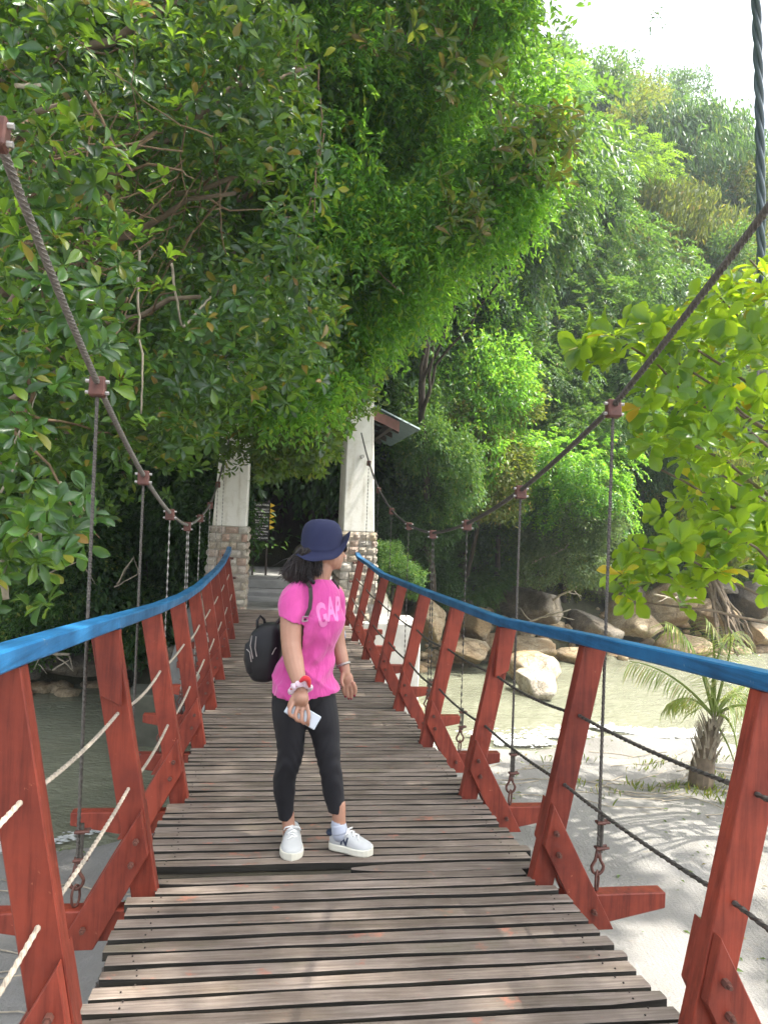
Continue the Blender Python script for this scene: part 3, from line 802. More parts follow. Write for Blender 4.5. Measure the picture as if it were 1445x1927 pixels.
def volume_pts(poly, Y0, Y1, n, thr=-.25, s=1.2, seed=1., edge=18):
    """n points through the depth Y0..Y1 of the crown whose outline is poly"""
    poly = np.array(poly, float); lo, hi = poly.min(0), poly.max(0); res = []
    tot = 0
    while tot < n:
        k = n * 3; u = RNG.uniform(lo[0], hi[0], k); v = RNG.uniform(lo[1], hi[1], k)
        m = inpoly(u + RNG.normal(0, edge, k), v + RNG.normal(0, edge, k), poly); u, v = u[m], v[m]
        Y = RNG.uniform(Y0, Y1, len(u))
        a, b = u - W0 / 2, v - H0 / 2
        x = (a * cr_ + b * sr_) / CAM['f']; z = -(-a * sr_ + b * cr_) / CAM['f']; y = np.ones_like(x)
        y, z = y * cp_ - z * sp_, y * sp_ + z * cp_
        dx, dy = x * cy_ + y * sy_, -x * sy_ + y * cy_
        p = np.stack([CO.x + dx / dy * Y, Y, z / dy * Y], -1)
        p = p[vnoise(p, s, seed) > thr]
        res.append(p); tot += len(p)
    return np.concatenate(res)[:n]
def ell_pts(c, r, n, shell=.45, thr=-.3, s=1.0, seed=1.):
    res = []; tot = 0
    while tot < n:
        d = rnd_dir(n * 2); rr = RNG.uniform(shell, 1, n * 2) ** .6
        lump = 1 + .16 * vnoise(d, 3.1, seed + 3)
        p = np.array(c) + d * (rr * lump)[:, None] * np.array(r); p = p[vnoise(p, s, seed) > thr]; res.append(p); tot += len(p)
    return np.concatenate(res)[:n]

def wobble(a, b, n, amp, seed=0, sag=0):
    a, b = Vector(a), Vector(b); L = (b - a).length; pts = []
    for i in range(n + 1):
        t = i / n; p = a.lerp(b, t); w = math.sin(math.pi * min(1, t * 1.0)) if False else min(1, t * 4)
        q = Vector((noise.noise(p * 2.1 / max(L, .5) + Vector((seed, 0, 0))), noise.noise(p * 2.3 / max(L, .5) + Vector((0, seed, 5))), noise.noise(p * 2.2 / max(L, .5) + Vector((9, 0, seed)))))
        q2 = Vector((nz(t * 9, seed), nz(t * 9, seed + 5), nz(t * 9, seed + 9)))
        p = p + q * amp * L * w + q2 * amp * .35 * L * w; p.z -= sag * 4 * t * (1 - t); pts.append(p)
    return pts
def limb(name, pts, r0, r1, mat, parent, n=7):
    m = MB(); k = len(pts); m.tube(pts, [r0 + (r1 - r0) * i / (k - 1) for i in range(k)], n)
    return m.build(name, mat, parent, smooth=True)

# ------------------------------------------------------------------ crowns shared by the hillside trees
def crown_proto(i, style):
    r = 3.0; nl = 15; C = []; D = []
    rnd = np.random.default_rng(50 + i)
    lobes = unit(rnd.normal(size=(nl, 3))); lobes[:, 2] = lobes[:, 2] * 1.0 - .15
    lobes = lobes * rnd.uniform(.45, 1.05, (nl, 1)) * r
    for l in lobes:
        rr = rnd.uniform(.28, .62) * r; n = int(330 * (rr / (.45 * r)) ** 1.6)
        d = unit(rnd.normal(size=(n, 3))); q = rnd.uniform(.55, 1.0, n) ** .5
        p = l + d * (q * rr * (1 + .38 * vnoise(d * 2.3 + l, 1.9, i)))[:, None] * np.array([1, 1, .8]); C.append(p); D.append(d * .8 + unit(l[None])[0] * .4)
    C = np.concatenate(C); D = np.concatenate(D); kk = vnoise(C, 2.3, i) > -.30; C = C[kk]; D = D[kk]
    if style == 'spray':
        C = C[::2]; D = D[::2]; D[:, 2] -= .2; v, f = sprays(C, D, .62, 6, .25, .42, droop=.5)
    elif style == 'small':
        k = 6; C2 = np.repeat(C, k, 0) + RNG.normal(0, .15, (len(C) * k, 3)); ax = np.repeat(D, k, 0) + RNG.normal(0, .7, (len(C) * k, 3)); ax[:, 2] -= .3
        nr = np.array([0, 0, 1.]) + RNG.normal(0, .55, (len(C2), 3)); v, f = leafgeo(C2, ax, nr, RNG.uniform(.15, .28, len(C2)), RNG.uniform(.075, .13, len(C2)))
    elif style == 'tuft':
        v, f = rosettes(C[::2], D[::2], .34, 9, 'far', .38, .25)
    elif style == 'droop':
        k = 7; C2 = np.repeat(C, k, 0) + RNG.normal(0, .15, (len(C) * k, 3)); ax = RNG.normal(0, .45, (len(C) * k, 3)); ax[:, 2] -= 1.0
        nr = np.repeat(D, k, 0) + RNG.normal(0, .4, (len(C2), 3)); v, f = leafgeo(C2, ax, nr, RNG.uniform(.22, .38, len(C2)), RNG.uniform(.07, .11, len(C2)))
    return v, f, lobes
CROWN = {}; LOBES = {}
for i, stl in enumerate(('spray', 'small', 'tuft', 'droop')):
    v, f, lb = crown_proto(i, stl); CROWN[stl] = (v, f); LOBES[stl] = lb
crown_me = {}
def crown_obj(style, matname, parent, loc, sc, rot):
    key = (style, matname)
    if key not in crown_me:
        o = npmesh('crown', *CROWN[style], MT[matname]); crown_me[key] = o.data; o.parent = parent
    else:
        o = bpy.data.objects.new('crown', crown_me[key]); COL.objects.link(o); o.parent = parent
    o.location = loc; o.scale = sc; o.rotation_euler = rot; return o
def hill_tree(u, v, Y, rpx, style, matname, label, sq=1.0, group='trees on the hillside across the river', tr=1.0, wide=1.0):
    c = P(u, v, Y); rr = rpx * Y / CAM['f'] / 2.45
    bz = tz(c.x, c.y)
    if c.z - bz < rr * 1.2: bz = c.z - rr * 2.2
    t = thing('forest_tree', label, 'tree', (c.x, c.y, bz), group)
    h = c.z - bz; rad = max(.05, .035 * rr + .008 * h) * tr
    m = MB(); lean = Vector((random.uniform(-.3, .3), random.uniform(-.3, .3), 0))
    yb = max(c.y, float(np.interp(c.x, *YFAR)) + 1.3); base = Vector((c.x, yb, (tz(c.x, yb) if yb > c.y else bz) - .4)); pts = [base, base.lerp(c, .5) + lean, c + Vector((0, 0, rr))]
    pl = []
    for j in range(9):
        s_ = j / 8; pl.append(pts[0] * (1 - s_) ** 2 + pts[1] * 2 * s_ * (1 - s_) + pts[2] * s_ * s_)
    m.tube(pl, [rad * (1.25 - j / 8) for j in range(9)], 7)
    for l in LOBES[style][::2]:
        e = c + Vector(l) * rr * .9; m.tube([pl[5], pl[5].lerp(e, .5) + Vector((0, 0, .1 * rr)), e], [rad * .4, rad * .25, rad * .08], 5)
    m.build('trunk', MT['darkbark'], t, smooth=True)
    crown_obj(style, matname, t, c - t.location, (rr * wide * random.uniform(.9, 1.15), rr, rr * sq * 1.12), (random.uniform(-.25, .25), random.uniform(-.25, .25), random.uniform(0, 6.28)))
    return t

HILL = [
 (960, 1045, 22.5, 60, 'small', 'leaf_mid', 'low leafy bush above the dark flat-topped boulder', .7),
 (880, 1085, 21.0, 50, 'spray', 'leaf_mid', 'low feathery bush above the rounded tan boulder', .7),
 (1120, 1075, 22.5, 62, 'spray', 'leaf_olive', 'low olive bush drooping over the boulders under the grey-green bush', .7),
 (1240, 1050, 23.5, 62, 'small', 'leaf_mid', 'dark green bush over the big pinkish boulder', .7),
 (1330, 1040, 24, 62, 'spray', 'leaf_mid', 'feathery bush above the exposed roots', .7),
 (805, 1060, 19.5, 52, 'small', 'leaf_dark', 'dark glossy bush hanging over the tall tan slab', 1.0),
 (1440, 1090, 24, 50, 'spray', 'leaf_olive', 'olive bush above the right-edge boulders', .7),  # u, v, distance, radius px, leaf habit, colour, label
 (1095, 215, 40, 85, 'small', 'leaf_mid', 'dark crown at the top of the ridge touching the sky beside the near canopy', 1.0),
 (1190, 250, 43, 85, 'small', 'leaf_olive', 'rounded ridge tree with reddish-tinged leaves just below the skyline', .9),
 (1290, 222, 46, 66, 'small', 'leaf_mid', 'tallest rounded crown standing up on the right part of the skyline', 1.0),
 (1365, 310, 45, 60, 'tuft', 'leaf_mid', 'low dark crown stepping down the skyline towards the hanging twisted cable', .8),
 (1440, 370, 36, 75, 'spray', 'leaf_olive', 'yellow-green crown on the skyline behind the twisted cable', .8),
 (1045, 150, 34, 45, 'spray', 'leaf_fine', 'sunlit light-green top leaning out of the near canopy into the sky', 1.0),
 (1150, 340, 34, 110, 'small', 'leaf_olive', 'olive crown in the middle of the upper hillside', 1.0),
 (1265, 385, 34, 115, 'droop', 'leaf_mid', 'drooping-leaved tree high on the hillside below the tallest crown', 1.1),
 (1370, 430, 30, 105, 'small', 'leaf_olive', 'greyish olive crown left of the twisted cable', .9),
 (1130, 330, 27, 80, 'spray', 'leaf_lime', 'bright lime crown catching sun beside the brown-leaved branch', 1.0),
 (1060, 360, 24, 85, 'spray', 'leaf_mid', 'mid-green crown at the edge of the near canopy on the hillside', 1.2),
 (1120, 490, 23, 95, 'spray', 'leaf_mid', 'pointed fresh-green tree in the middle of the slope', 1.35),
 (1240, 500, 27, 100, 'droop', 'leaf_olive', 'shadowy tree hung with dry leaves right of the pointed green tree', 1.1),
 (1330, 540, 25, 90, 'small', 'leaf_mid', 'mid-green bushy crown behind the bright large-leaved branches', 1.0),
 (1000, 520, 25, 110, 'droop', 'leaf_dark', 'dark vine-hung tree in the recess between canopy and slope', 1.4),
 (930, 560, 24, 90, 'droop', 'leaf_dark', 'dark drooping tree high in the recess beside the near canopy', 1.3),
 (1090, 640, 22, 105, 'spray', 'leaf_mid', 'layered green tree with feathery branches at mid slope', .9),
 (1210, 660, 22, 95, 'spray', 'leaf_dark', 'dark feathery tree behind the steel cable at mid slope', 1.0),
 (960, 690, 21, 85, 'spray', 'leaf_mid', 'small feathery tree above the dip of the right cable', .9),
 (870, 690, 18, 100, 'small', 'leaf_fine', 'airy pale-green sapling right of the gate roof', 1.2),
 (800, 640, 19, 70, 'small', 'leaf_fine', 'pale green crown just above the gate roof', 1.1),
 (1120, 800, 20, 75, 'spray', 'leaf_mid', 'feathery bush behind the first right-hand rope clamp', .9),
 (930, 830, 18, 85, 'small', 'leaf_olive', 'thin olive tree behind the right hangers', 1.0),
 (820, 830, 16.5, 70, 'small', 'leaf_mid', 'small-leaved shrub tree beside the tower roof edge', 1.2),
 (1080, 880, 18.5, 95, 'spray', 'leaf_fine', 'light-green feathery tree beside the second right hanger', .8),
 (1060, 985, 18.6, 82, 'small', 'leaf_grey', 'grey-green bush leaning over the boulders', .85),
 (1230, 870, 21, 85, 'small', 'leaf_dark', 'dark thicket tree below the bright large leaves', 1.0),
 (1330, 940, 21, 90, 'droop', 'leaf_olive', 'olive tree with tangled thin twigs on the right bank', .8),
 (1420, 860, 22, 90, 'small', 'leaf_dark', 'dark crown at the right edge behind the large leaves', 1.0),
 (900, 930, 21, 65, 'small', 'leaf_dark', 'dark shrub between the second and third right hangers', .9),
 (790, 970, 17.5, 65, 'small', 'leaf_dark', 'dense small-leaved shrub beside the right stone base', 1.1),
 (745, 1070, 15.4, 40, 'small', 'leaf_mid', 'low glossy bush at the foot of the right tower', .9),
 (850, 1010, 21, 48, 'small', 'leaf_mid', 'low green bush above the bank rocks beside the hangers', .7),
 (1200, 990, 22, 50, 'spray', 'leaf_mid', 'feathery low tree above the big bank boulder', .7),
 (1400, 1020, 24, 60, 'small', 'leaf_mid', 'low bush over the boulders at the right edge', .6),
]
for a in HILL:
    hill_tree(*a[:6], a[6], a[7])
BACK = [
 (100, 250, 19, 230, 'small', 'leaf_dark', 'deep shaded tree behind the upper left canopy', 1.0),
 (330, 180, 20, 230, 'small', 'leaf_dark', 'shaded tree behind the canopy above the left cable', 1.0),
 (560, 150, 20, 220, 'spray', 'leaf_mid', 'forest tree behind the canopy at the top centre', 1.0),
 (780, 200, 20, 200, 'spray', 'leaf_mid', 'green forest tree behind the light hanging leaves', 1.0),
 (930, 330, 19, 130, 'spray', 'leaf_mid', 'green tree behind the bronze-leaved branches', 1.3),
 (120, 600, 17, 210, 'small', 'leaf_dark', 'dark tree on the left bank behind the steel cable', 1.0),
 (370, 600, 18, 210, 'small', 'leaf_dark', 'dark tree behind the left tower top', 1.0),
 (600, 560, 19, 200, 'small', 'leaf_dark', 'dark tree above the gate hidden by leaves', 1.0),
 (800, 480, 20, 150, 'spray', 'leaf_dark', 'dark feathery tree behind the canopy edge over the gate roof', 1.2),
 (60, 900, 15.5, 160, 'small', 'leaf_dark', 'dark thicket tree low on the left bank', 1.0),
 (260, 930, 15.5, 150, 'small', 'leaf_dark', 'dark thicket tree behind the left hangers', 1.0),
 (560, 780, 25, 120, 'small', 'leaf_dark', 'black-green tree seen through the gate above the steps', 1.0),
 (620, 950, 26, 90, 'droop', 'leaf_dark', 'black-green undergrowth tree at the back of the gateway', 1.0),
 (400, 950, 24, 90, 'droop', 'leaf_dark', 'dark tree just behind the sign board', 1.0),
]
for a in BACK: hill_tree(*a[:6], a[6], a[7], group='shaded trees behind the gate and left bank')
LOW = [
 (60, 1090, 15.6, 95, 'small', 'leaf_mid', 'low leafy shrub over the left bank at the picture edge', .7),
 (190, 1120, 15.6, 90, 'small', 'leaf_mid', 'low leafy shrub over the left bank between two hangers', .7),
 (310, 1100, 15.2, 85, 'small', 'leaf_mid', 'low leafy shrub beside the left stone base', .8),
 (120, 1000, 14.8, 90, 'small', 'leaf_mid', 'small-leaved bush above the left handrail', .8),
 (330, 980, 15.0, 70, 'small', 'leaf_dark', 'dark bush below the dip of the left cable', .9),
]
for a in LOW: hill_tree(*a[:6], a[6], a[7], group='low shrubs along the left bank')

# undergrowth over the whole slope: one mass nobody could count
def undergrowth():
    n = 62000
    x = RNG.uniform(-26, 44, n); y = RNG.uniform(12.5, 62, n)
    yf = np.interp(x, *YFAR); m = (y > yf + 1.6 + 1.2 * (x > 3)) & ~((np.abs(x - .1) < 2.6) & (y < 19.5)); x, y = x[m], y[m]
    z = terrain(x, y) + RNG.uniform(0, 1, len(x)) ** 1.5 * 1.3
    p = np.stack([x, y, z], -1); p = p[vnoise(p, .9, 4) > -.55]
    ax = RNG.normal(0, .7, (len(p), 3)); ax[:, 1] -= .4; nr = np.array([0, -.4, .9]) + RNG.normal(0, .5, (len(p), 3))
    k = 4; p = np.repeat(p, k, 0) + RNG.normal(0, .22, (len(p) * k, 3)); ax = np.repeat(ax, k, 0) + RNG.normal(0, .5, (len(p), 3)); nr = np.repeat(nr, k, 0) + RNG.normal(0, .3, (len(p), 3))
    L = RNG.uniform(.14, .34, len(p)); return leafgeo(p, ax, nr, L, L * .42)
o = npmesh('undergrowth', *undergrowth(), MT['leaf_mid']); tag(o, 'dark leafy undergrowth covering the hillside and banks', 'undergrowth', kind='stuff')

def thicket(seed, n, y0, y1, x0, x1, style, R0=1.0, R1=2.0, dens=260, keep=0., lift=0.):
    C, D = [], []
    k = 0
    while k < n:
        x = RNG.uniform(x0, x1); y = RNG.uniform(y0, y1); yf = float(np.interp(x, *YFAR))
        if y < yf + 2.2 + keep or (abs(x) < 3.4 and y < 20): continue
        rr = RNG.uniform(R0, R1); m_ = int(dens * rr ** 1.7); d = rnd_dir(m_); d[:, 2] = np.abs(d[:, 2]) * 1.0 - .2
        p = np.array([x, y, tz(x, y) + rr * .35 + lift * RNG.random()]) + d * (RNG.uniform(.6, 1, (m_, 1)) ** .5) * np.array([rr, rr * .9, rr * RNG.uniform(.8, 1.5)])
        C.append(p); D.append(d); k += 1
    C = np.concatenate(C); D = np.concatenate(D) + RNG.normal(0, .35, C.shape)
    if style == 'spray': C = C[::2]; D = D[::2]; D[:, 2] -= .3; return sprays(C, D, .6, 5, .26, .42, droop=.5)
    return rosettes(C[::2], D[::2], .32, 8, 'far', .40, .2)
o = npmesh('hillside_thicket', *thicket(1, 260, 15, 38, -4, 34, 'spray', keep=1.), MT['leaf_mid']); tag(o, 'unbroken mid-green thicket of feathery leaves filling the slope between the trees', 'thicket', kind='stuff')
o = npmesh('bank_foliage', *thicket(7, 120, 18, 27, 2.6, 16, 'spray', .8, 1.5, keep=.3, lift=5.5), MT['leaf_mid']); tag(o, 'feathery mid-green foliage hanging in a continuous wall above the right bank', 'foliage', kind='stuff')
o = npmesh('bank_foliage_pale', *thicket(8, 50, 18, 24, 2.6, 9, 'tuft', .6, 1.2, keep=.2, lift=5.0), MT['leaf_fine']); tag(o, 'paler young foliage mixed into the leafy wall right of the gate', 'foliage', kind='stuff')
o = npmesh('hillside_bushes', *thicket(2, 170, 15, 40, -6, 36, 'tuft', keep=1.5), MT['leaf_olive']); tag(o, 'olive-green bush mass filling the slope between the trees', 'bushes', kind='stuff')
o = npmesh('bank_thicket', *thicket(3, 80, 15, 27, -16, 16, 'tuft', .5, 1.1, keep=1.2), MT['leaf_dark']); tag(o, 'dark leafy thicket along the top of the far bank', 'thicket', kind='stuff')

# ------------------------------------------------------------------ the big glossy-leaved tree at the left
lt = thing('broadleaf_tree', 'large tree with glossy whorled leaves filling the upper left beside the bridge', 'tree', (-5.6, 8.6, tz(-5.6, 8.6)))
lt0 = lt.location.copy()
m = MB()
trunk = wobble((-5.6, 8.6, -3.6), (-4.6, 8.2, 6.5), 16, .05, 3)
limb('trunk', trunk, .34, .14, MT['bark'], lt, 12)
rnd = random.Random(3)
for i, (j, uv, Y) in enumerate([(5, (150, 700), 5.5), (6, (60, 330), 5.8), (7, (330, 560), 6.6), (8, (300, 250), 6.4), (9, (480, 330), 7.2), (10, (560, 120), 7.6), (11, (210, 80), 6.5), (7, (60, 520), 5.2), (8, (430, 420), 7.0), (12, (420, 10), 7.2), (6, (350, 750), 7.4), (9, (120, 200), 5.6)]):
    e = P(*uv, Y); b_ = limb('branch', wobble(trunk[j], e, 14, .10, i * 3.1), .085, .018, MT['bark'], lt, 8)
    for q in range(6):
        a = trunk[j].lerp(e, rnd.uniform(.45, 1)); a = wobble(trunk[j], e, 14, .10, i * 3.1)[rnd.randint(6, 13)]
        d = Vector((rnd.uniform(-1, 1), rnd.uniform(-1, .6), rnd.uniform(-.7, .8))).normalized() * rnd.uniform(.5, 1.3)
        limb('twig', wobble(a, a + d, 9, .14, i + q * 7.7), .016, .004, MT['vine'], b_, 5)
# regions of the crown (outline in the picture, real depth in metres)
RL = [((-160, -160), (520, -160), (600, 200), (640, 520), (640, 640), (590, 720), (520, 770), (440, 790), (400, 830), (370, 890), (330, 880), (280, 840), (230, 905), (120, 880), (-160, 930))]
C = volume_pts(RL[0], 6.0, 8.8, 3100, .02, 1.25, 2.2)
D = np.array([.1, -.55, .55]) + RNG.normal(0, .5, C.shape)
g1 = rosettes(C, D, .135, 7, 'near', .43, .30)
C2 = volume_pts([(-160, -160), (430, -160), (480, 300), (420, 620), (330, 760), (230, 860), (130, 1060), (60, 1150), (-160, 1180)], 4.2, 6.0, 620, .12, 1.6, 5.1)
C2 = C2[C2[:, 0] < -1.35]
g2 = rosettes(C2, np.array([.15, -.6, .5]) + RNG.normal(0, .45, C2.shape), .14, 8, 'near', .44, .28)
C3 = volume_pts([(-200, -200), (620, -200), (660, 600), (600, 720), (500, 760), (380, 850), (300, 940), (-200, 1050)], 8.8, 11.6, 4600, -.25, 1.1, .7)
C3 = C3[(np.abs(C3[:, 0]) > 1.5) | (C3[:, 2] > .9)]
g3 = rosettes(C3, RNG.normal(0, .6, C3.shape) + np.array([0, -.3, .4]), .15, 7, 'mid', .42, .3)
# crown above and behind the picture, which shades the deck
C4 = ell_pts((-3.4, 8.0, 6.6), (4.4, 4.2, 2.4), 4200, .25, -.32, .8, 2.7)
C4 = C4[C4[:, 2] > 4.1]
g4 = rosettes(C4, rnd_dir(len(C4)) + np.array([0, 0, .6]), .17, 7, 'far', .46, .3)
v, f = merge([g1, g2, g3, g4]); npmesh('crown', v, f, MT['leaf_big'], lt, off=lt0)
# young bright shoots scattered at the twig tips
C5 = volume_pts([(0, 0), (500, 0), (600, 300), (640, 560), (560, 720), (420, 800), (200, 800), (0, 700)], 5.0, 6.4, 110, .0, 2.1, 8.1); C5 = C5[C5[:, 0] < -1.2]
npmesh('young_leaves', *rosettes(C5, np.array([0, -.5, .7]) + RNG.normal(0, .3, C5.shape), .12, 6, 'near', .42, .55), MT['leaf_lime'], lt, off=lt0)
# hanging vines and bare twigs
for i, (a, b, Y, w) in enumerate([((262, 470), (266, 790), 5.6, .010), ((600, 120), (590, 420), 7.2, .010), ((610, 250), (560, 470), 7.2, .009), ((322, 495), (345, 615), 6.2, .013), ((345, 615), (400, 560), 6.3, .012), ((30, 160), (100, 158), 4.4, .014), ((240, 560), (185, 665), 5.7, .010), ((560, 20), (555, 160), 6.8, .010), ((160, 170), (250, 330), 5.6, .012), ((180, 190), (140, 400), 5.8, .009), ((560, 560), (660, 580), 8.0, .008), ((640, 430), (760, 560), 8.5, .008), ((400, 250), (420, 480), 6.6, .008), ((100, 300), (290, 260), 5.9, .008), ((90, 340), (300, 420), 6.0, .007), ((60, 250), (260, 470), 6.2, .009), ((120, 420), (330, 330), 6.1, .007)]):
    limb('vine', wobble(P(*a, Y), P(*b, Y + .2), 18, .055, i * 5.3), w, w * .7, MT['palebark'] if i in (0, 3, 4, 5) else MT['vine'], lt, 6)

# tangle of thin brown twigs in the shadow at the far left
vt = []
m = MB()
for i in range(150):
    a = P(rnd.uniform(-40, 420), rnd.uniform(150, 520), rnd.uniform(5.8, 7.6)); d = Vector((rnd.uniform(-1, 1), rnd.uniform(-.4, .4), rnd.uniform(-.5, .25))).normalized() * rnd.uniform(.6, 1.8)
    if (a + d).x > -1.3: continue
    m.tube(wobble(a, a + d, 10, .12, i * 1.7, .15), [.007 - .0005 * j for j in range(11)], 4)
o = m.build('fine_twigs', MT['vine'], lt); o['kind'] = 'stuff'

# ------------------------------------------------------------------ light-leaved tree hanging over the gate
ft = thing('overhanging_tree', 'light green fine-leaved tree hanging over the gate and the bridge', 'tree', (-4.4, 16.6, tz(-4.4, 16.6)))
ft0 = ft.location.copy()
trunk2 = wobble((-4.4, 16.6, ft0.z - .3), (-.6, 12.2, 7.8), 16, .05, 8); limb('trunk', trunk2, .22, .10, MT['bark'], ft, 12)
for i, (j, uv, Y) in enumerate([(7, (600, 500), 9.8), (8, (700, 350), 9.6), (9, (820, 420), 10.0), (10, (900, 200), 9.8), (11, (960, 80), 10.0), (10, (760, 100), 9.2), (8, (640, 640), 10.2), (12, (620, 60), 8.8), (9, (980, 330), 10.6)]):
    e = P(*uv, Y); pts = wobble(trunk2[j], e, 14, .08, i * 2.3 + 40); b_ = limb('branch', pts, .07, .014, MT['bark'], ft, 7)
    for q in range(4):
        a = pts[rnd.randint(6, 13)]; d = Vector((rnd.uniform(-1, 1), rnd.uniform(-1, .6), rnd.uniform(-.9, .4))).normalized() * rnd.uniform(.5, 1.1)
        limb('twig', wobble(a, a + d, 8, .12, i + q * 3.7), .012, .004, MT['vine'], b_, 5)
RF = [(520, -160), (1010, -160), (1005, 60), (1045, 130), (1060, 230), (1075, 270), (1010, 400), (1000, 430), (905, 520), (870, 560), (800, 600), (765, 620), (725, 640), (700, 680), (640, 740), (600, 780), (520, 790), (460, 760), (500, 560), (560, 300)]
C = volume_pts(RF, 8.4, 10.8, 7600, -.12, 1.35, 3.3, 14)
C = C[(np.abs(C[:, 0]) > 1.25) | (C[:, 2] > .55)]
D = np.array([.05, -.35, -.55]) + RNG.normal(0, .4, C.shape)
npmesh('crown', *sprays(C, D, .28, 5, .125, .40, 'far', .55), MT['leaf_fine'], ft, off=ft0)
C = volume_pts([(480, -200), (1000, -200), (1010, 200), (960, 380), (860, 520), (720, 590), (620, 700), (480, 690)], 10.8, 13.0, 5200, -.4, .9, 5.3, 10)
C = C[(C[:, 2] > 2.0)]
C4 = ell_pts((-.6, 11.0, 7.6), (4.2, 3.6, 2.2), 2600, .3, -.3, .8, 1.7); C4 = C4[C4[:, 2] > 5.6]
npmesh('inner_crown', *merge([sprays(C, np.array([.05, -.35, -.45]) + RNG.normal(0, .6, C.shape), .32, 5, .15, .40), sprays(C4, rnd_dir(len(C4)), .34, 5, .15, .42)]), MT['leaf_mid'], ft, off=ft0)

# bronze-backed leaves along the upper right of the canopy and low over the gate
bt = thing('bronze_leaved_tree', 'tree with bronze-backed whorled leaves at the right rim of the canopy', 'tree', (3.9, 16.6, tz(3.9, 19.6) - .2))
bt0 = bt.location.copy()
trunk3 = wobble((3.9, 19.6, bt0.z), (2.2, 12.5, 6.2), 14, .05, 17); limb('trunk', trunk3, .10, .05, MT['darkbark'], bt, 10)
for i, (j, uv, Y) in enumerate([(9, (880, 100), 8.8), (10, (900, 60), 8.8), (9, (960, 260), 9.6), (8, (1040, 240), 10), (8, (870, 400), 9.4)]):
    limb('branch', wobble(trunk3[j], P(*uv, Y), 12, .06, i * 4.3 + 60), .035, .010, MT['darkbark'], bt, 6)
Cs = []
for poly, n in (([(820, 0), (930, 0), (960, 90), (930, 180), (850, 200), (800, 120)], 46), ([(960, 200), (1080, 200), (1090, 290), (1010, 350), (930, 330)], 95), ([(830, 330), (930, 330), (930, 440), (840, 450)], 60), ([(660, 30), (780, 20), (800, 120), (690, 120)], 22)):
    Cs.append(volume_pts(poly, 7.9, 9.1, int(n * .75), -.9, 1.5, 2., 42))
C = np.concatenate(Cs); g1 = rosettes(C, np.array([.2, -.4, .4]) + RNG.normal(0, .4, C.shape), .20, 7, 'near', .33, .35)
C = volume_pts([(480, 740), (640, 700), (705, 640), (715, 690), (680, 750), (645, 770), (625, 830), (610, 885), (570, 905), (540, 885), (500, 905), (480, 880), (470, 830)], 9.6, 11.2, 800, -.35, 1.8, 2.9, 9)
g2 = rosettes(C, np.array([0, -.4, -.1]) + RNG.normal(0, .5, C.shape), .13, 7, 'mid', .38, .3)
npmesh('crown', *g1, MT['leaf_brown'], bt, off=bt0)
C = volume_pts([(420, 700), (640, 660), (725, 660), (712, 770), (665, 790), (635, 840), (605, 880), (520, 880), (500, 900), (475, 850), (440, 870), (400, 900), (405, 800)], 9.9, 11.4, 620, -.4, 1.6, .9, 9)
npmesh('hanging_sprays', *merge([g2, rosettes(C, np.array([0, -.4, -.2]) + RNG.normal(0, .5, C.shape), .12, 7, 'mid', .36, .3)]), MT['leaf_gate'], bt, off=bt0)

# ------------------------------------------------------------------ big rounded-leaf tree at the right
at = thing('sea_almond_tree', 'bright yellow-green large-leaved tree reaching in from the right over the beach', 'tree', (9.6, 8.3, tz(9.6, 8.3)))
at0 = at.location.copy()
tr4 = wobble((9.6, 8.3, -3.6), (8.0, 8.4, 3.4), 12, .05, 23); limb('trunk', tr4, .22, .09, MT['bark'], at, 10)
ends = [(5, (1150, 640), 7.0), (6, (1240, 600), 7.4), (7, (1330, 560), 7.6), (7, (1400, 500), 7.8), (6, (1300, 700), 7.0), (5, (1260, 800), 7.2), (5, (1380, 760), 7.2), (4, (1230, 860), 7.4), (3, (1210, 1010), 6.8), (3, (1260, 1060), 6.6), (3, (1340, 990), 6.8), (4, (1400, 900), 7.0), (3, (1200, 1120), 7.0)]
for i, (j, uv, Y) in enumerate(ends):
    limb('branch', wobble(tr4[j], P(*uv, Y), 12, .05, i * 3.3 + 80), .04, .010, MT['bark'], at, 6)
parts = []
for poly, Y0, Y1, n, L in (
    ([(1050, 620), (1150, 600), (1180, 640), (1130, 700), (1060, 670)], 6.8, 7.3, 9, .235),
    ([(1130, 620), (1260, 590), (1330, 520), (1420, 480), (1500, 480), (1500, 800), (1400, 820), (1330, 880), (1240, 860), (1200, 820), (1180, 700)], 6.6, 8.4, 150, .235),
    ([(1200, 640), (1560, 420), (1560, 900), (1300, 900)], 8.4, 9.8, 120, .235),
    ([(1180, 1010), (1250, 960), (1330, 960), (1500, 930), (1500, 1110), (1420, 1120), (1330, 1080), (1250, 1120), (1180, 1150), (1150, 1110)], 6.4, 7.6, 72, .23),
    ([(1270, 900), (1500, 840), (1500, 1000), (1300, 990)], 7.4, 8.6, 40, .23),
    ([(1560, 300), (1900, 200), (1900, 1000), (1560, 1000)], 6.5, 9.5, 110, .22)):
    C = volume_pts(poly, Y0, Y1, n, -.5, 1.3, Y0, 12); parts.append(rosettes(C, np.array([-.25, -.2, .6]) + RNG.normal(0, .4, C.shape), L, 8, 'near', .58, .28, .06))
npmesh('crown', *merge(parts), MT['leaf_almond'], at, off=at0)

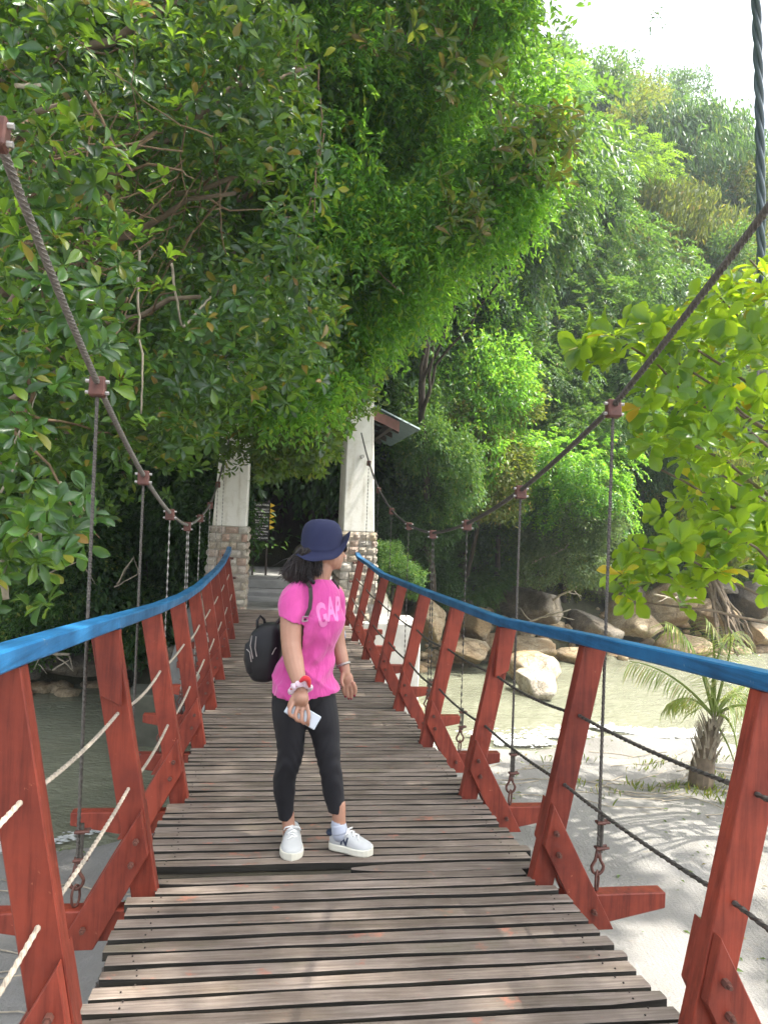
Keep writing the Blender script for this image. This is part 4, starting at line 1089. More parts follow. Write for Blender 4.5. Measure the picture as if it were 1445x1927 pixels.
# twig tips hanging into the sky from a branch above the picture
hb = thing('hanging_twig', 'small leafy twig hanging alone against the white sky', 'twig', tuple(P(1235, -60, 9)))
limb('stem', wobble(P(1235, -60, 9), P(1232, 20, 9), 6, .05, 3), .006, .003, MT['vine'], hb, 5)
C = np.array([tuple(P(u_, v_, 9)) for u_, v_ in ((1232, 18), (1240, 14), (1226, 42), (1244, 38), (1236, 30), (1200, 86))])
npmesh('leaves', *sprays(C, np.array([0, 0, -1.]) + RNG.normal(0, .5, C.shape), .09, 3, .07, .4), MT['leaf_mid'], hb, off=hb.location)

# hanging twisted cable at the right
tc_ = thing('twisted_cable', 'blue-grey twisted service cable hanging down the right edge from above', 'cable', tuple(P(1428, 560, 10.0)))
m = MB(); a, b = P(1413, -220, 9.0), P(1431, 575, 10.0); n = 110
for ph in (0, 2.09, 4.19):
    pts = []
    for j in range(n + 1):
        t = j / n; p = a.lerp(b, t); an = ph + t * 34; pts.append(p + Vector((math.cos(an) * .034, math.sin(an) * .034, 0)) + Vector((.05 * math.sin(t * 3), 0, 0)))
    q = MB(); q.tube(pts, .032, 8); q.build('strand', simple('cable_sheath', (.10, .14, .17), .35, 0, .3, 6, .1), tc_, smooth=True)

# unseen overhead crown, added and shaped to keep deck and sand in broken shade
ot = thing('added_shade_tree', 'unseen tall tree added to shade the deck and the sand', 'tree', (7.5, -2.5, tz(7.5, -2.5)))
limb('trunk', wobble((7.5, -2.5, -3.6), (5.6, 2.0, 8.8), 14, .04, 31), .36, .12, MT['bark'], ot, 10)
C4 = np.concatenate([ell_pts((4.0, 4.4, 8.6), (3.2, 5.4, 1.5), 5200, .1, -.7, .8, 6.7), ell_pts((9.3, 2.9, 9.0), (4.4, 4.8, 1.4), 8500, .1, -.8, .8, 4.7)])
C4 = C4[(np.hypot(C4[:, 0] - 9.4, C4[:, 1] - 3.6) > 1.1) & (C4[:, 2] > 6.9) & (C4[:, 2] > .78 * np.hypot(C4[:, 0] + .4, C4[:, 1]))]
npmesh('crown', *rosettes(C4, rnd_dir(len(C4)) + np.array([0, 0, .6]), .17, 7, 'far', .46, .3), MT['leaf_mid'], ot, off=ot.location)

# bare branches on the left bank
db = thing('fallen_branch', 'pale forked dead branch lying at the edge of the left bank', 'branch', tuple(P(90, 1225, 14.4)))
for i, (a, b, w) in enumerate([((40, 1228), (130, 1232), .05), ((100, 1228), (138, 1262), .02), ((130, 1232), (140, 1265), .018), ((100, 1262), (135, 1240), .02), ((78, 1228), (62, 1262), .012), ((72, 1250), (88, 1268), .010)]):
    limb('limb' if i == 0 else 'fork', wobble(P(*a, 14.4), P(*b, 14.3), 8, .08, i * 2.9), w, w * .5, MT['palebark'], db, 6)
bb = thing('leaning_branch', 'pale leafless branch reaching across the left hangers', 'branch', tuple(P(-10, 1040, 5.2)))
for i, (a, b, w, Y) in enumerate([((-30, 1040), (60, 1005), .030, 5.0), ((60, 1005), (172, 948), .024, 5.1), ((108, 990), (112, 905), .012, 5.1), ((75, 1000), (78, 1042), .012, 5.0), ((5, 1035), (8, 1130), .03, 5.0), ((172, 948), (178, 905), .012, 5.1)]):
    limb('limb', wobble(P(*a, Y), P(*b, Y), 9, .06, i * 3.7), w, w * .7, MT['palebark'], bb, 7)
for i, (a, b, c2, Y) in enumerate([((90, 1080), (150, 1055), (180, 1100), 11), ((220, 1100), (250, 1050), (232, 1085), 13), ((215, 1105), (260, 1080), (250, 1045), 13), ((20, 850), (55, 780), (70, 740), 5.4), ((0, 930), (30, 870), (25, 850), 5.4)]):
    t = thing('bare_twig', ['pale bent twig above the handrail between the left hangers', 'pale forked twig beside the second left hanger', 'low pale twig crossing behind the second left hanger', 'thin brown twig under the left leaf whorl', 'short brown twig at the left edge below the leaf whorl'][i], 'twig', tuple(P(*a, Y)))
    limb('stem', wobble(P(*a, Y), P(*b, Y), 7, .07, i * 1.9), .004 + .0016 * Y / 2, .003 + .001 * Y / 2, MT['palebark'], t, 6); limb('fork', wobble(P(*b, Y), P(*c2, Y), 7, .09, i * 2.9), .003 + .0012 * Y / 2, .002, MT['palebark'], t, 6)

# ------------------------------------------------------------------ boulders
def boulder(u, v, Y, w, h, d, mat, label, seed, group='boulders along the far bank', flat=0):
    c = P(u, v, Y); k = Y / CAM['f']; r = (w * k / 2, d, h * k / 2)
    bm = bmesh.new(); bmesh.ops.create_icosphere(bm, subdivisions=4, radius=1)
    rnd = random.Random(seed); planes = []
    for _ in range(15):
        n = Vector((rnd.gauss(0, 1), rnd.gauss(0, 1), rnd.gauss(0, 1))).normalized(); planes.append((n, rnd.uniform(.52, .84)))
    for vv in bm.verts:
        p = vv.co.copy()
        for n, dd in planes:
            e = p.dot(n) - dd
            if e > 0: p -= n * e * .97
        p *= 1.16 + .10 * noise.noise(p * 1.6 + Vector((seed, 0, 0))) + .035 * noise.noise(p * 5 + Vector((0, seed, 0))) + .012 * noise.noise(p * 14)
        vv.co = Vector((p.x * r[0], p.y * r[1], p.z * r[2]))
    me = bpy.data.meshes.new('boulder'); bm.to_mesh(me); bm.free(); me.materials.append(MT[mat]); me.polygons.foreach_set('use_smooth', [True] * len(me.polygons))
    o = bpy.data.objects.new('boulder', me); COL.objects.link(o); o.location = c; o.rotation_euler = (0, 0, rnd.uniform(-.4, .4)); tag(o, label, 'boulder', group); return o
BL = [(1003, 1262, 17.0, 108, 66, .8, 'rock_w', 'larger wedge-shaped pale boulder in the river behind the smaller one'),
 (1012, 1287, 15.6, 80, 60, .6, 'rock_w', 'smaller rounded white-topped boulder in the river with rusty foot'),
 (992, 1140, 20.6, 118, 90, 1.2, 'rock_g', 'large dark flat-topped boulder on the bank beside the second hanger'),
 (895, 1172, 19.6, 76, 62, .9, 'rock_t', 'rounded tan boulder on the bank left of the dark flat-topped one'),
 (805, 1165, 18.4, 70, 90, .9, 'rock_t', 'tall tan slab behind the middle right-hand posts'),
 (850, 1150, 20.6, 90, 60, .9, 'rock_g', 'shaded grey boulder high on the bank above the tan slab'),
 (985, 1215, 19.2, 170, 52, 1.0, 'rock_t', 'long tan boulder lying along the waterline behind the wedge boulder'),
 (880, 1225, 18.2, 110, 44, .8, 'rock_t', 'low orange-tan rock at the waterline behind the third post'),
 (742, 1215, 14.6, 36, 62, .5, 'rock_t', 'small jumbled rock beside the abutment wall'),
 (765, 1195, 15.6, 40, 40, .5, 'rock_g', 'small grey rock beside the abutment and the water'),
 (1105, 1185, 20.6, 110, 70, 1.0, 'rock_g', 'grey boulder beside the first right hanger'),
 (1090, 1235, 19.4, 100, 34, .8, 'rock_t', 'low rock at the waterline behind the first right hanger'),
 (1190, 1165, 21.0, 100, 90, 1.1, 'rock_t', 'upright pale tan boulder behind the hanging leaf cluster'),
 (1260, 1140, 21.4, 110, 110, 1.2, 'rock_t', 'big pinkish tan boulder above the palm'),
 (1275, 1215, 20.4, 120, 50, .9, 'rock_t', 'low tan boulder behind the palm fronds at the waterline'),
 (1340, 1165, 21.6, 60, 70, .9, 'rock_t', 'pink-brown boulder beside the twisted root'),
 (1420, 1130, 22.4, 90, 70, 1.1, 'rock_g', 'grey boulder at the right picture edge above the rail'),
 (1425, 1195, 22.0, 100, 60, 1.0, 'rock_t', 'tan boulder at the right picture edge by the water'),
 (1150, 1110, 22.0, 90, 60, 1.0, 'rock_g', 'shaded boulder up the slope under the feathery tree'),
 (1330, 1095, 23.0, 120, 70, 1.1, 'rock_g', 'shaded boulder wall under the roots on the right bank'),
 (160, 1250, 15.6, 150, 34, .5, 'rock_g', 'long dark rock edging the left bank under the dead branch'),
 (320, 1240, 14.6, 90, 46, .6, 'rock_g', 'dark rock at the left waterline beside the footing'),
 (20, 1262, 15.2, 110, 36, .6, 'rock_g', 'dark rock on the left bank at the picture edge'),
]
for i, b in enumerate(BL): boulder(*b, seed=i * 3 + 2)
# loose rubble between the boulders
V, F, o_ = [], [], 0
ico = bmesh.new(); bmesh.ops.create_icosphere(ico, subdivisions=1, radius=1); iv = np.array([v.co[:] for v in ico.verts]); jf = np.array([[v.index for v in f.verts] for f in ico.faces]); ico.free()
for i in range(420):
    x = random.uniform(2.4, 16) if i % 4 else random.uniform(-9, -2); yb = float(np.interp(x, *YFAR)) + random.gauss(-.15, .35); s_ = random.uniform(.06, .26)
    q = iv * (1 + RNG.normal(0, .16, (len(iv), 1))) * np.array([s_ * random.uniform(.8, 1.6), s_, s_ * random.uniform(.5, .9)]) + np.array([x, yb, max(tz(x, yb), WATER - .02) + s_ * .2]); V.append(q); F.append(jf + o_); o_ += len(iv)
tag(npmesh('bank_rubble', np.concatenate(V), np.concatenate(F), MT['rock_t']), 'small angular stones filling the gaps along the far waterline', 'rubble', kind='stuff')
# root mass on the right bank
rt = thing('root_mass', 'tangled dark exposed tree roots spilling over the right bank boulders', 'roots', tuple(P(1375, 1150, 20.6)))
for i in range(16):
    u0 = 1335 + rnd.uniform(-8, 20); limb('root', wobble(P(u0, 1085 + rnd.uniform(-10, 20), 20.6), P(u0 + rnd.uniform(10, 90), 1225 + rnd.uniform(-30, 10), 20.2 - rnd.random() * .4), 12, .07, i * 3.9), .07, .025, MT['bark'], rt, 6)
for i, (a, b) in enumerate([((1040, 1130), (1120, 1080)), ((1230, 1120), (1310, 1128)), ((960, 1180), (1075, 1150)), ((1000, 1060), (1120, 1000))]):
    t = thing('bare_branch', ['grey bare branch reaching over the bank boulders beside the first hanger', 'pale twisted branch above the pink boulder', 'low grey branch lying on the dark boulder', 'thin pale branches in the grey-green bush'][i], 'branch', tuple(P(*a, 18.6)))
    pts = wobble(P(*a, 18.8), P(*b, 18.2), 12, .07, i * 9.1); limb('limb', pts, .035, .015, MT['palebark'], t, 6)
    for q in range(3): limb('fork', wobble(pts[4 + 2 * q], pts[4 + 2 * q] + Vector((rnd.uniform(-.5, .6), rnd.uniform(-.3, .3), rnd.uniform(-.3, .5))), 6, .1, q + i * 3.), .016, .006, MT['palebark'], t, 5)

# ------------------------------------------------------------------ coconut seedling on the sand
pb = PZ(1318, 1478, SAND); pb.z = tz(pb.x, pb.y)
pt = thing('young_palm', 'small windblown coconut palm with frayed fronds on the sand near the shore', 'palm', tuple(pb))
ppx = lambda u, v: P(u, v, pb.y)
m = MB(); pts = [pb + Vector((0, 0, -.1)), ppx(1322, 1440), ppx(1330, 1410), ppx(1338, 1380), ppx(1343, 1355)]
m.tube(pts, [.18, .155, .12, .10, .065], 14); m.build('trunk', MT['bark'], pt, smooth=False)
sh_ = MB()
for i in range(60):
    t = rnd.random(); c = pts[1].lerp(pts[4], t); a = rnd.uniform(0, 6.28); r_ = .155 * (1 - t * .55); q = c + Vector((math.cos(a) * r_, math.sin(a) * r_, 0))
    sh_.tube([q, q + Vector((math.cos(a) * .04, math.sin(a) * .04, .10)), q + Vector((math.cos(a) * .09, math.sin(a) * .09, .2))], [.018, .012, .003], 4)
sh_.build('leaf_sheath', MT['palebark'], pt)
crown0 = ppx(1343, 1350)
FR = [((1300, 1290), (1240, 1250), (1185, 1245)), ((1320, 1240), (1290, 1180), (1250, 1170)), ((1345, 1260), (1350, 1190), (1325, 1160)), ((1360, 1270), (1385, 1215), (1370, 1180)), ((1385, 1290), (1430, 1260), (1460, 1300)), ((1390, 1310), (1440, 1320), (1455, 1400)), ((1310, 1310), (1290, 1310), (1265, 1320)), ((1370, 1300), (1400, 1280), (1440, 1350)), ((1330, 1240), (1370, 1180), (1400, 1190)), ((1365, 1330), (1395, 1380), (1385, 1450)), ((1350, 1370), (1375, 1400), (1385, 1450))]
for i, (a, b, c) in enumerate(FR):
    dy = rnd.uniform(-.7, .7); A, B_, C_ = P(*a, pb.y + dy * .3), P(*b, pb.y + dy * .7), P(*c, pb.y + dy)
    rach = []
    for j in range(19):
        t = j / 18; q = crown0 * (1 - t) ** 3 + A * 3 * t * (1 - t) ** 2 + B_ * 3 * t * t * (1 - t) + C_ * t ** 3; rach.append(q)
    m = MB(); m.tube(rach, [.022 * (1 - j / 20) + .003 for j in range(19)], 5); fr = m.build('frond', MT['leaf_palm'], pt)
    if i > 8: continue
    Vs, Ax, Nr = [], [], []
    for j in range(4, 19):
        tdir = (rach[j] - rach[j - 1]).normalized(); sd = tdir.cross(Vector((0, 0, 1))).normalized()
        for s in (-1, 1):
            for q in range(2):
                p_ = rach[j - 1].lerp(rach[j], q * .5); Vs.append(tuple(p_)); d = sd * s * .75 + tdir * .55 + Vector((-.25, 0, -.35 - .25 * rnd.random())); Ax.append(tuple(d)); Nr.append(tuple(Vector((0, -.2, 1)) + sd * rnd.uniform(-.4, .4)))
    L = RNG.uniform(.26, .42, len(Vs)); v, f = leafgeo(np.array(Vs), np.array(Ax), np.array(Nr), L, L * .055, 'mid', .35)
    lo = npmesh('leaflets', v, f, MT['leaf_palm'], None, off=pt.location); lo.parent = fr
# litter on the sand, ground weeds, shore foam
def litter():
    n = 2600; x = RNG.uniform(-8, 11, n); y = RNG.uniform(1.5, 12, n); ys = np.interp(x, *YSH)
    m = (y < ys - .5) & (vnoise(np.stack([x, y, x * 0], -1), 1.1, 3) > -.05); x, y = x[m], y[m]
    p = np.stack([x, y, terrain(x, y) + .012], -1); ax = RNG.normal(0, 1, (len(p), 3)); ax[:, 2] *= .15; nr = np.array([0, 0, 1.]) + RNG.normal(0, .35, (len(p), 3))
    L = RNG.uniform(.02, .09, len(p)); return leafgeo(p, ax, nr, L, L * .4)
tag(npmesh('leaf_litter', *litter(), MT['leaf_brown']), 'fallen brown leaves and bits scattered on the pale sand', 'leaf litter', kind='stuff')
m = MB()
for i in range(95):
    if i < 60: c = pb + Vector((rnd.gauss(-.6, 1.1), rnd.gauss(0, .6), 0))
    else: c = Vector((rnd.uniform(-4, -1.6), rnd.uniform(3, 7.6), 0))
    if c.y > 11.4: continue
    c.z = tz(c.x, c.y) + .015; an = rnd.gauss(0, .35); L = rnd.uniform(.3, 1.1)
    q = wobble(c, c + Vector((math.cos(an) * L, math.sin(an) * L, .02)), 7, .10, i * .7)
    m.tube([Vector((p.x, p.y, tz(p.x, p.y) + .012)) for p in q], [.006] * 8, 4)
tag(m.build('dry_twigs', MT['palebark']), 'thin dry twigs and runners lying on the sand around the palm', 'twigs', kind='stuff')
n = 1500; cc = np.concatenate([np.stack([RNG.normal(pb.x + .1, .9, n), RNG.normal(pb.y + .2, .45, n)], -1), np.stack([RNG.uniform(-4.2, -1.9, 500), RNG.normal(3.6, .7, 500)], -1)])
cc = cc[vnoise(np.concatenate([cc, cc[:, :1] * 0], -1), 3, 1) > .05]
p = np.stack([cc[:, 0], cc[:, 1], terrain(cc[:, 0], cc[:, 1])], -1); ax = RNG.normal(0, .45, (len(p), 3)); ax[:, 2] = 1; L = RNG.uniform(.05, .14, len(p))
tag(npmesh('beach_weeds', *leafgeo(p, ax, RNG.normal(0, 1, (len(p), 3)), L, L * .18, 'mid', .2), MT['leaf_olive']), 'sparse green weeds sprouting from the sand', 'weeds', kind='stuff')
# foam: low ridges of bubbles where the ripple breaks
V, F = [], []
def foam_strip(x0, x1, off, n, wd):
    x = RNG.uniform(x0, x1, n); ysr = np.interp(x, *YSH) + .25 * np.sin(x * 1.3) + off + .12 * np.sin(x * 2.7) + RNG.normal(0, wd, n)
    return np.stack([x, ysr, np.full(n, WATER + .03) + RNG.uniform(0, .035, n)], -1)
p = np.concatenate([foam_strip(3.2, 10.5, .05, 7500, .07), foam_strip(2.2, 6.0, .3, 1200, .2), foam_strip(5, 10, .35, 1800, .06), foam_strip(-7, -1.4, .0, 1200, .06)])
p = p[vnoise(p, 2.2, 2) > -.25]
s_ = RNG.uniform(.006, .024, len(p))
oct_ = np.array([(1, 0, 0), (0, 1, 0), (-1, 0, 0), (0, -1, 0), (0, 0, .6)]); of = np.array([(0, 1, 4), (1, 2, 4), (2, 3, 4), (3, 0, 4)])
V = (p[:, None] + oct_[None] * s_[:, None, None] * np.array([2.2, 1, 1])).reshape(-1, 3); F = (of[None] + (np.arange(len(p)) * 5)[:, None, None]).reshape(-1, 3)
tag(npmesh('shore_foam', V, F, MT['foam'], smooth=True), 'white foam of a small wave breaking along the sandy shore', 'foam', kind='stuff')

# ------------------------------------------------------------------ the damp air
mh = bpy.data.materials.new('pale_air'); mh.use_nodes = True; nt = mh.node_tree
for n_ in list(nt.nodes):
    if n_.type == 'BSDF_PRINCIPLED': nt.nodes.remove(n_)
pv = nt.nodes.new('ShaderNodeVolumePrincipled'); pv.inputs['Color'].default_value = (.86, .93, 1, 1); pv.inputs['Density'].default_value = .0015; pv.inputs['Anisotropy'].default_value = .3
nt.links.new(pv.outputs[0], nt.nodes['Material Output'].inputs['Volume'])
m = MB(); m.box((5, 45, 12.7), (352, 362, 36.6)); hz = m.build('haze', mh); hz['kind'] = 'stuff'; hz['label'] = 'thin pale haze in the humid air over the river and hillside'

# ------------------------------------------------------------------ the woman on the bridge
def fabric(name, c, c2, rough=.85, scale=160):
    m, nt, b = newmat(name); v = texco(nt); n = noise_n(nt, v, 6, 5); w = noise_n(nt, v, scale, 2)
    rp = ramp(nt, [(.3, c2), (.7, c)], n.outputs[0]); nt.links.new(rp.outputs[0], b.inputs['Base Color']); b.inputs['Roughness'].default_value = rough
    if 'cotton' in name:
        vv_ = texco(nt, (5, 5, 2.2)); vv_.node.inputs['Rotation'].default_value = (.5, .9, .2); w = noise_n(nt, vv_, 3.2, 3, .45); w.inputs['Distortion'].default_value = 1.2
    b.inputs['Sheen Weight'].default_value = .25 if max(c) > .1 else .03; b.inputs['Specular IOR Level'].default_value = .3
    bump(nt, b, w.outputs[0], *((.42, .03) if 'cotton' in name else (.15, .002))); return m
def skinmat():
    m, nt, b = newmat('skin'); v = texco(nt); n = noise_n(nt, v, 12, 5)
    rp = ramp(nt, [(.3, (.32, .165, .105)), (.7, (.40, .215, .145))], n.outputs[0]); nt.links.new(rp.outputs[0], b.inputs['Base Color'])
    b.inputs['Roughness'].default_value = .48; b.inputs['Subsurface Weight'].default_value = .12; b.inputs['Subsurface Radius'].default_value = (1, .35, .2); b.inputs['Subsurface Scale'].default_value = .01; return m
MT['skin'] = skinmat()
MT['pink'] = fabric('pink_cotton', (.57, .075, .30), (.46, .05, .235))
MT['print'] = fabric('pale_pink_print', (.66, .20, .43), (.62, .17, .39))
MT['legging'] = fabric('black_jersey', (.011, .011, .014), (.008, .008, .011), .65)
MT['navy'] = fabric('navy_felt', (.018, .022, .060), (.012, .015, .042), .9)
MT['bag'] = fabric('black_nylon', (.012, .012, .014), (.008, .008, .009), .5)
MT['strap'] = fabric('dark_brown_strap', (.035, .022, .022), (.025, .015, .015), .5)
MT['hair'] = simple('dark_hair', (.022, .014, .012), .32, 0, .5, 40, .1)
MT['shoe'] = fabric('pale_grey_suede', (.48, .49, .485), (.38, .39, .385), .8)
MT['sole'] = simple('cream_rubber', (.74, .72, .60), .55, 0, .1, 10, .05)
MT['lace'] = simple('white_lace', (.80, .80, .78), .7, 0, .1, 10, .1)
MT['ink'] = simple('navy_suede', (.02, .03, .06), .7, 0, .1, 10, 0)
MT['sock'] = fabric('grey_sock', (.42, .45, .52), (.34, .37, .45))
MT['glass'] = simple('dark_lens', (.01, .01, .01), .12, 0, .1, 10, 0)
MT['phone'] = simple('pale_blue_phone', (.60, .68, .74), .25, .1, .1, 10, 0)
MT['phone_edge'] = simple('silver_phone_edge', (.5, .52, .55), .3, .7, .1, 10, 0)
MT['scr_w'] = fabric('white_scrunchie', (.78, .70, .74), (.62, .45, .55)); MT['scr_r'] = fabric('red_cord', (.62, .03, .04), (.45, .02, .03))
MT['bottle'] = simple('clear_blue_plastic', (.45, .62, .80), .15, 0, .2, 10, 0)
MT['nail'] = simple('dark_red_nail', (.25, .02, .05), .25, 0, .1, 10, 0)

def blend(name, mb, mat, parent, vox=.006, smooth=6, disp=None):
    """fuse overlapping closed volumes of mb into one continuous skin"""
    o = mb.build(name + '_raw', mat, None)
    md = o.modifiers.new('r', 'REMESH'); md.mode = 'VOXEL'; md.voxel_size = vox; md.use_smooth_shade = True
    if smooth: sm = o.modifiers.new('s', 'SMOOTH'); sm.factor = .5; sm.iterations = smooth
    dg = bpy.context.evaluated_depsgraph_get(); me = bpy.data.meshes.new_from_object(o.evaluated_get(dg)); bpy.data.objects.remove(o)
    me.name = name; k = len(me.vertices); co = np.empty(k * 3); me.vertices.foreach_get('co', co); co = co.reshape(-1, 3)
    if disp is not None:
        no_ = np.empty(k * 3); me.vertices.foreach_get('normal', no_); co = co + no_.reshape(-1, 3) * disp(co)[:, None]
    world = co.copy()
    if parent is not None: co = co - np.array(parent.location)
    me.vertices.foreach_set('co', co.ravel()); me.materials.clear(); me.materials.append(mat); me.update()
    o = bpy.data.objects.new(name, me); COL.objects.link(o)
    if parent is not None: o.parent = parent
    return o
def chain(mb, pts, rad, n=14, flat=1.):
    pts = [Vector(p) for p in pts]; fp, fr = [], []
    for i in range(len(pts) - 1):
        for j in range(4):
            t = j / 4
            p0 = pts[max(i - 1, 0)]; p1, p2 = pts[i], pts[i + 1]; p3 = pts[min(i + 2, len(pts) - 1)]
            fp.append(.5 * ((2 * p1) + (p2 - p0) * t + (2 * p0 - 5 * p1 + 4 * p2 - p3) * t * t + (3 * p1 - p0 - 3 * p2 + p3) * t ** 3)); fr.append(rad[i] * (1 - t) + rad[i + 1] * t)
    fp.append(pts[-1]); fr.append(rad[-1])
    mb.tube(fp, fr, n, flat=flat); mb.ball(fp[0], fr[0] * .99, 12, 8); mb.ball(fp[-1], fr[-1] * .99, 12, 8)
PX = 1 / 430.
feet = P(600, 1600, 3.30); feet.z = zd(3.30)
who = thing('person', 'woman in pink t-shirt, black leggings and navy hat looking aside on the planks', 'person', tuple(feet))
cr = right.copy(); cr.z = 0; cr.normalize(); cf = Vector((-cr.y, cr.x, 0))
# skin: head, neck, arms, hands, ankles joined into one body
b = MB()
chain(b, [P(592, 1120, 3.33), P(600, 1092, 3.32), P(609, 1064, 3.32)], [.060, .046, .043])
hr = Matrix.Rotation(math.atan2(.28, .96), 4, 'Z')
b.ball(P(607, 1027, 3.33), (.086, .076, .098), 20, 16, hr)
b.ball(P(622, 1048, 3.33), (.058, .055, .060), 16, 12, hr)
b.ball(P(634, 1064, 3.335), (.022, .024, .018), 12, 8)
b.ball(P(645, 1045, 3.345), (.014, .010, .012), 10, 8); b.ball(P(642, 1036, 3.343), (.012, .010, .018), 10, 8)
b.ball(P(640.5, 1055, 3.34), (.014, .018, .007), 10, 8); b.ball(P(639.5, 1059, 3.34), (.012, .016, .006), 10, 8)
b.ball(P(602, 1042, 3.262), (.014, .008, .026), 10, 8)
chain(b, [P(556, 1118, 3.30), P(549, 1165, 3.26), P(548, 1212, 3.23), P(553, 1245, 3.19), P(562, 1280, 3.14), P(566, 1298, 3.12)], [.052, .051, .043, .042, .031, .026])
chain(b, [P(566, 1298, 3.12), P(567, 1315, 3.10)], [.026, .032], flat=.75); b.ball(P(566, 1317, 3.10), (.034, .019, .034), 14, 10)
for i, (k0, k1, k2, k3) in enumerate([((553, 1322), (545, 1336), (546, 1346), (553, 1350)), ((561, 1329), (556, 1345), (558, 1355), (564, 1358)), ((569, 1331), (568, 1348), (569, 1359), (573, 1362)), ((578, 1328), (581, 1345), (580, 1356), (580, 1365))]):
    q = MB(); chain(b, [P(*k0, 3.095), P(*k1, 3.075), P(*k2, 3.070), P(*k3, 3.080)], [.0088, .0084, .0078, .0068], 10)
chain(b, [P(558, 1306, 3.11), P(549, 1318, 3.10), P(544, 1330, 3.10)], [.013, .011, .009], 10)
chain(b, [P(630, 1118, 3.42), P(631, 1165, 3.45), P(634, 1205, 3.45), P(641, 1235, 3.43), P(648, 1257, 3.41), P(650, 1266, 3.40)], [.045, .044, .038, .034, .025, .022])
b.ball(P(654, 1279, 3.40), (.028, .020, .038), 14, 10, Matrix.Rotation(R(-12), 4, 'Y'))
for i, ks in enumerate([((648, 1288), (646, 1299), (650, 1309)), ((654, 1291), (653, 1304), (656, 1313)), ((660, 1291), (662, 1304), (661, 1313)), ((665, 1286), (669, 1297), (668, 1307))]):
    chain(b, [P(*p_, 3.395 - .004 * i) for p_ in ks], [.0095, .009, .0075], 10)
chain(b, [P(645, 1270, 3.385), P(643, 1280, 3.375), P(645, 1291, 3.37)], [.0105, .009, .0075], 10)
chain(b, [P(541, 1530, 3.37), P(543, 1552, 3.36), P(545, 1572, 3.34)], [.030, .028, .030]); chain(b, [P(637, 1515, 3.31), P(638, 1545, 3.30), P(640, 1568, 3.29)], [.032, .029, .032])
# hidden trunk that ties head, arms and legs together under the clothes
chain(b, [P(600, 1100, 3.33), P(585, 1120, 3.34), P(582, 1200, 3.35), P(572, 1300, 3.35)], [.05, .075, .08, .085]); chain(b, [P(556, 1118, 3.30), P(592, 1118, 3.34), P(630, 1118, 3.42)], [.045, .05, .040])
chain(b, [P(553, 1310, 3.34), P(547, 1400, 3.33), P(544, 1432, 3.33), P(536, 1470, 3.355), P(537, 1510, 3.37), P(541, 1545, 3.37)], [.06, .045, .038, .034, .026, .024]); chain(b, [P(592, 1310, 3.34), P(614, 1400, 3.33), P(619, 1432, 3.315), P(625, 1470, 3.315), P(631, 1505, 3.315), P(637, 1530, 3.31)], [.06, .045, .038, .034, .028, .026])
body = blend('body', b, MT['skin'], who, .0040, 2)
# leggings
b = MB()
b.ball(P(571, 1302, 3.35), (.140, .115, .10), 20, 14)
chain(b, [P(547, 1318, 3.34), P(546, 1350, 3.335), P(546, 1380, 3.33), P(547, 1410, 3.33), P(544, 1432, 3.33), P(536, 1462, 3.35), P(535, 1490, 3.365), P(537, 1518, 3.37), P(540, 1556, 3.37)], [.085, .078, .066, .059, .054, .050, .049, .038, .031], 20)
chain(b, [P(597, 1318, 3.34), P(605, 1350, 3.335), P(612, 1380, 3.33), P(616, 1410, 3.32), P(619, 1432, 3.315), P(624, 1462, 3.315), P(627, 1490, 3.32), P(632, 1515, 3.315), P(637, 1543, 3.31)], [.085, .076, .065, .057, .051, .048, .0485, .040, .034], 20)
lg = blend('leggings', b, MT['legging'], who, .0065, 4, lambda p: .0016 * np.sin(p[:, 2] * 95 + 9 * np.sin(p[:, 0] * 30)) * np.exp(-((p[:, 2] + 1.08) / .12) ** 2) + .001 * vnoise(p, 22))

# t-shirt
rg = [(1087, 583, 620, .046, 3.325), (1092, 572, 626, .060, 3.33), (1100, 553, 633, .076, 3.335), (1112, 541, 638, .090, 3.34), (1135, 537, 641, .105, 3.34), (1160, 536, 643, .125, 3.33), (1185, 534, 640, .120, 3.33), (1215, 531, 632, .104, 3.335), (1245, 524, 630, .108, 3.34), (1275, 513, 632, .125, 3.345), (1297, 504, 635, .142, 3.345), (1315, 499, 637, .150, 3.345), (1345, 494, 640, .155, 3.345)]
b = MB(); rings = []
for v_, ul, ur, dp, Y in rg:
    c = P((ul + ur) / 2, v_, Y); a = (ur - ul) / 2 * PX * .99; ring = []
    for k in range(40):
        th = 2 * math.pi * k / 40
        bust = .026 * math.exp(-((v_ - 1160) / 22) ** 2) * max(0, math.cos(th + .55)) ** 2
        hem = 0
        a_ = a * (1 + (.035 * math.sin(5 * th + 1) + .02 * math.sin(9 * th) if v_ > 1290 else 0))
        cx_, sx__ = math.cos(th), math.sin(th)
        ring.append(c + cr * cx_ * (a_ + bust) + cf * sx__ * (dp + bust * .6) + Vector((0, 0, hem)))
    rings.append(ring)
b.loft(rings)
chain(b, [P(566, 1110, 3.31), P(553, 1125, 3.285), P(549, 1148, 3.27), P(548, 1178, 3.258)], [.050, .057, .060, .061], 20)
chain(b, [P(615, 1110, 3.38), P(629, 1125, 3.41), P(632, 1150, 3.43)], [.044, .050, .050], 20)
def folds(p):
    h = p[:, 2]; x = p[:, 0] * cr.x + p[:, 1] * cr.y
    low = np.clip((-.42 - h) / .35, 0, 1)
    sh_ = lambda q: 1 - 1.6 * np.abs(np.sin(q * .5)) ** .7
    d1 = .012 * low * sh_(34 * (x * .9 + h * .50) + 2.2 * np.sin(h * 9)); d2 = .007 * low * np.sin(58 * x + 10 * np.sin(h * 7 + 1))
    d3 = .0075 * np.sin(40 * (h - x * .8) + 3 * np.sin(x * 14)) * np.exp(-((h + .50) / .16) ** 2)
    return d1 + d2 + d3 + .0022 * vnoise(p, 26, 2)
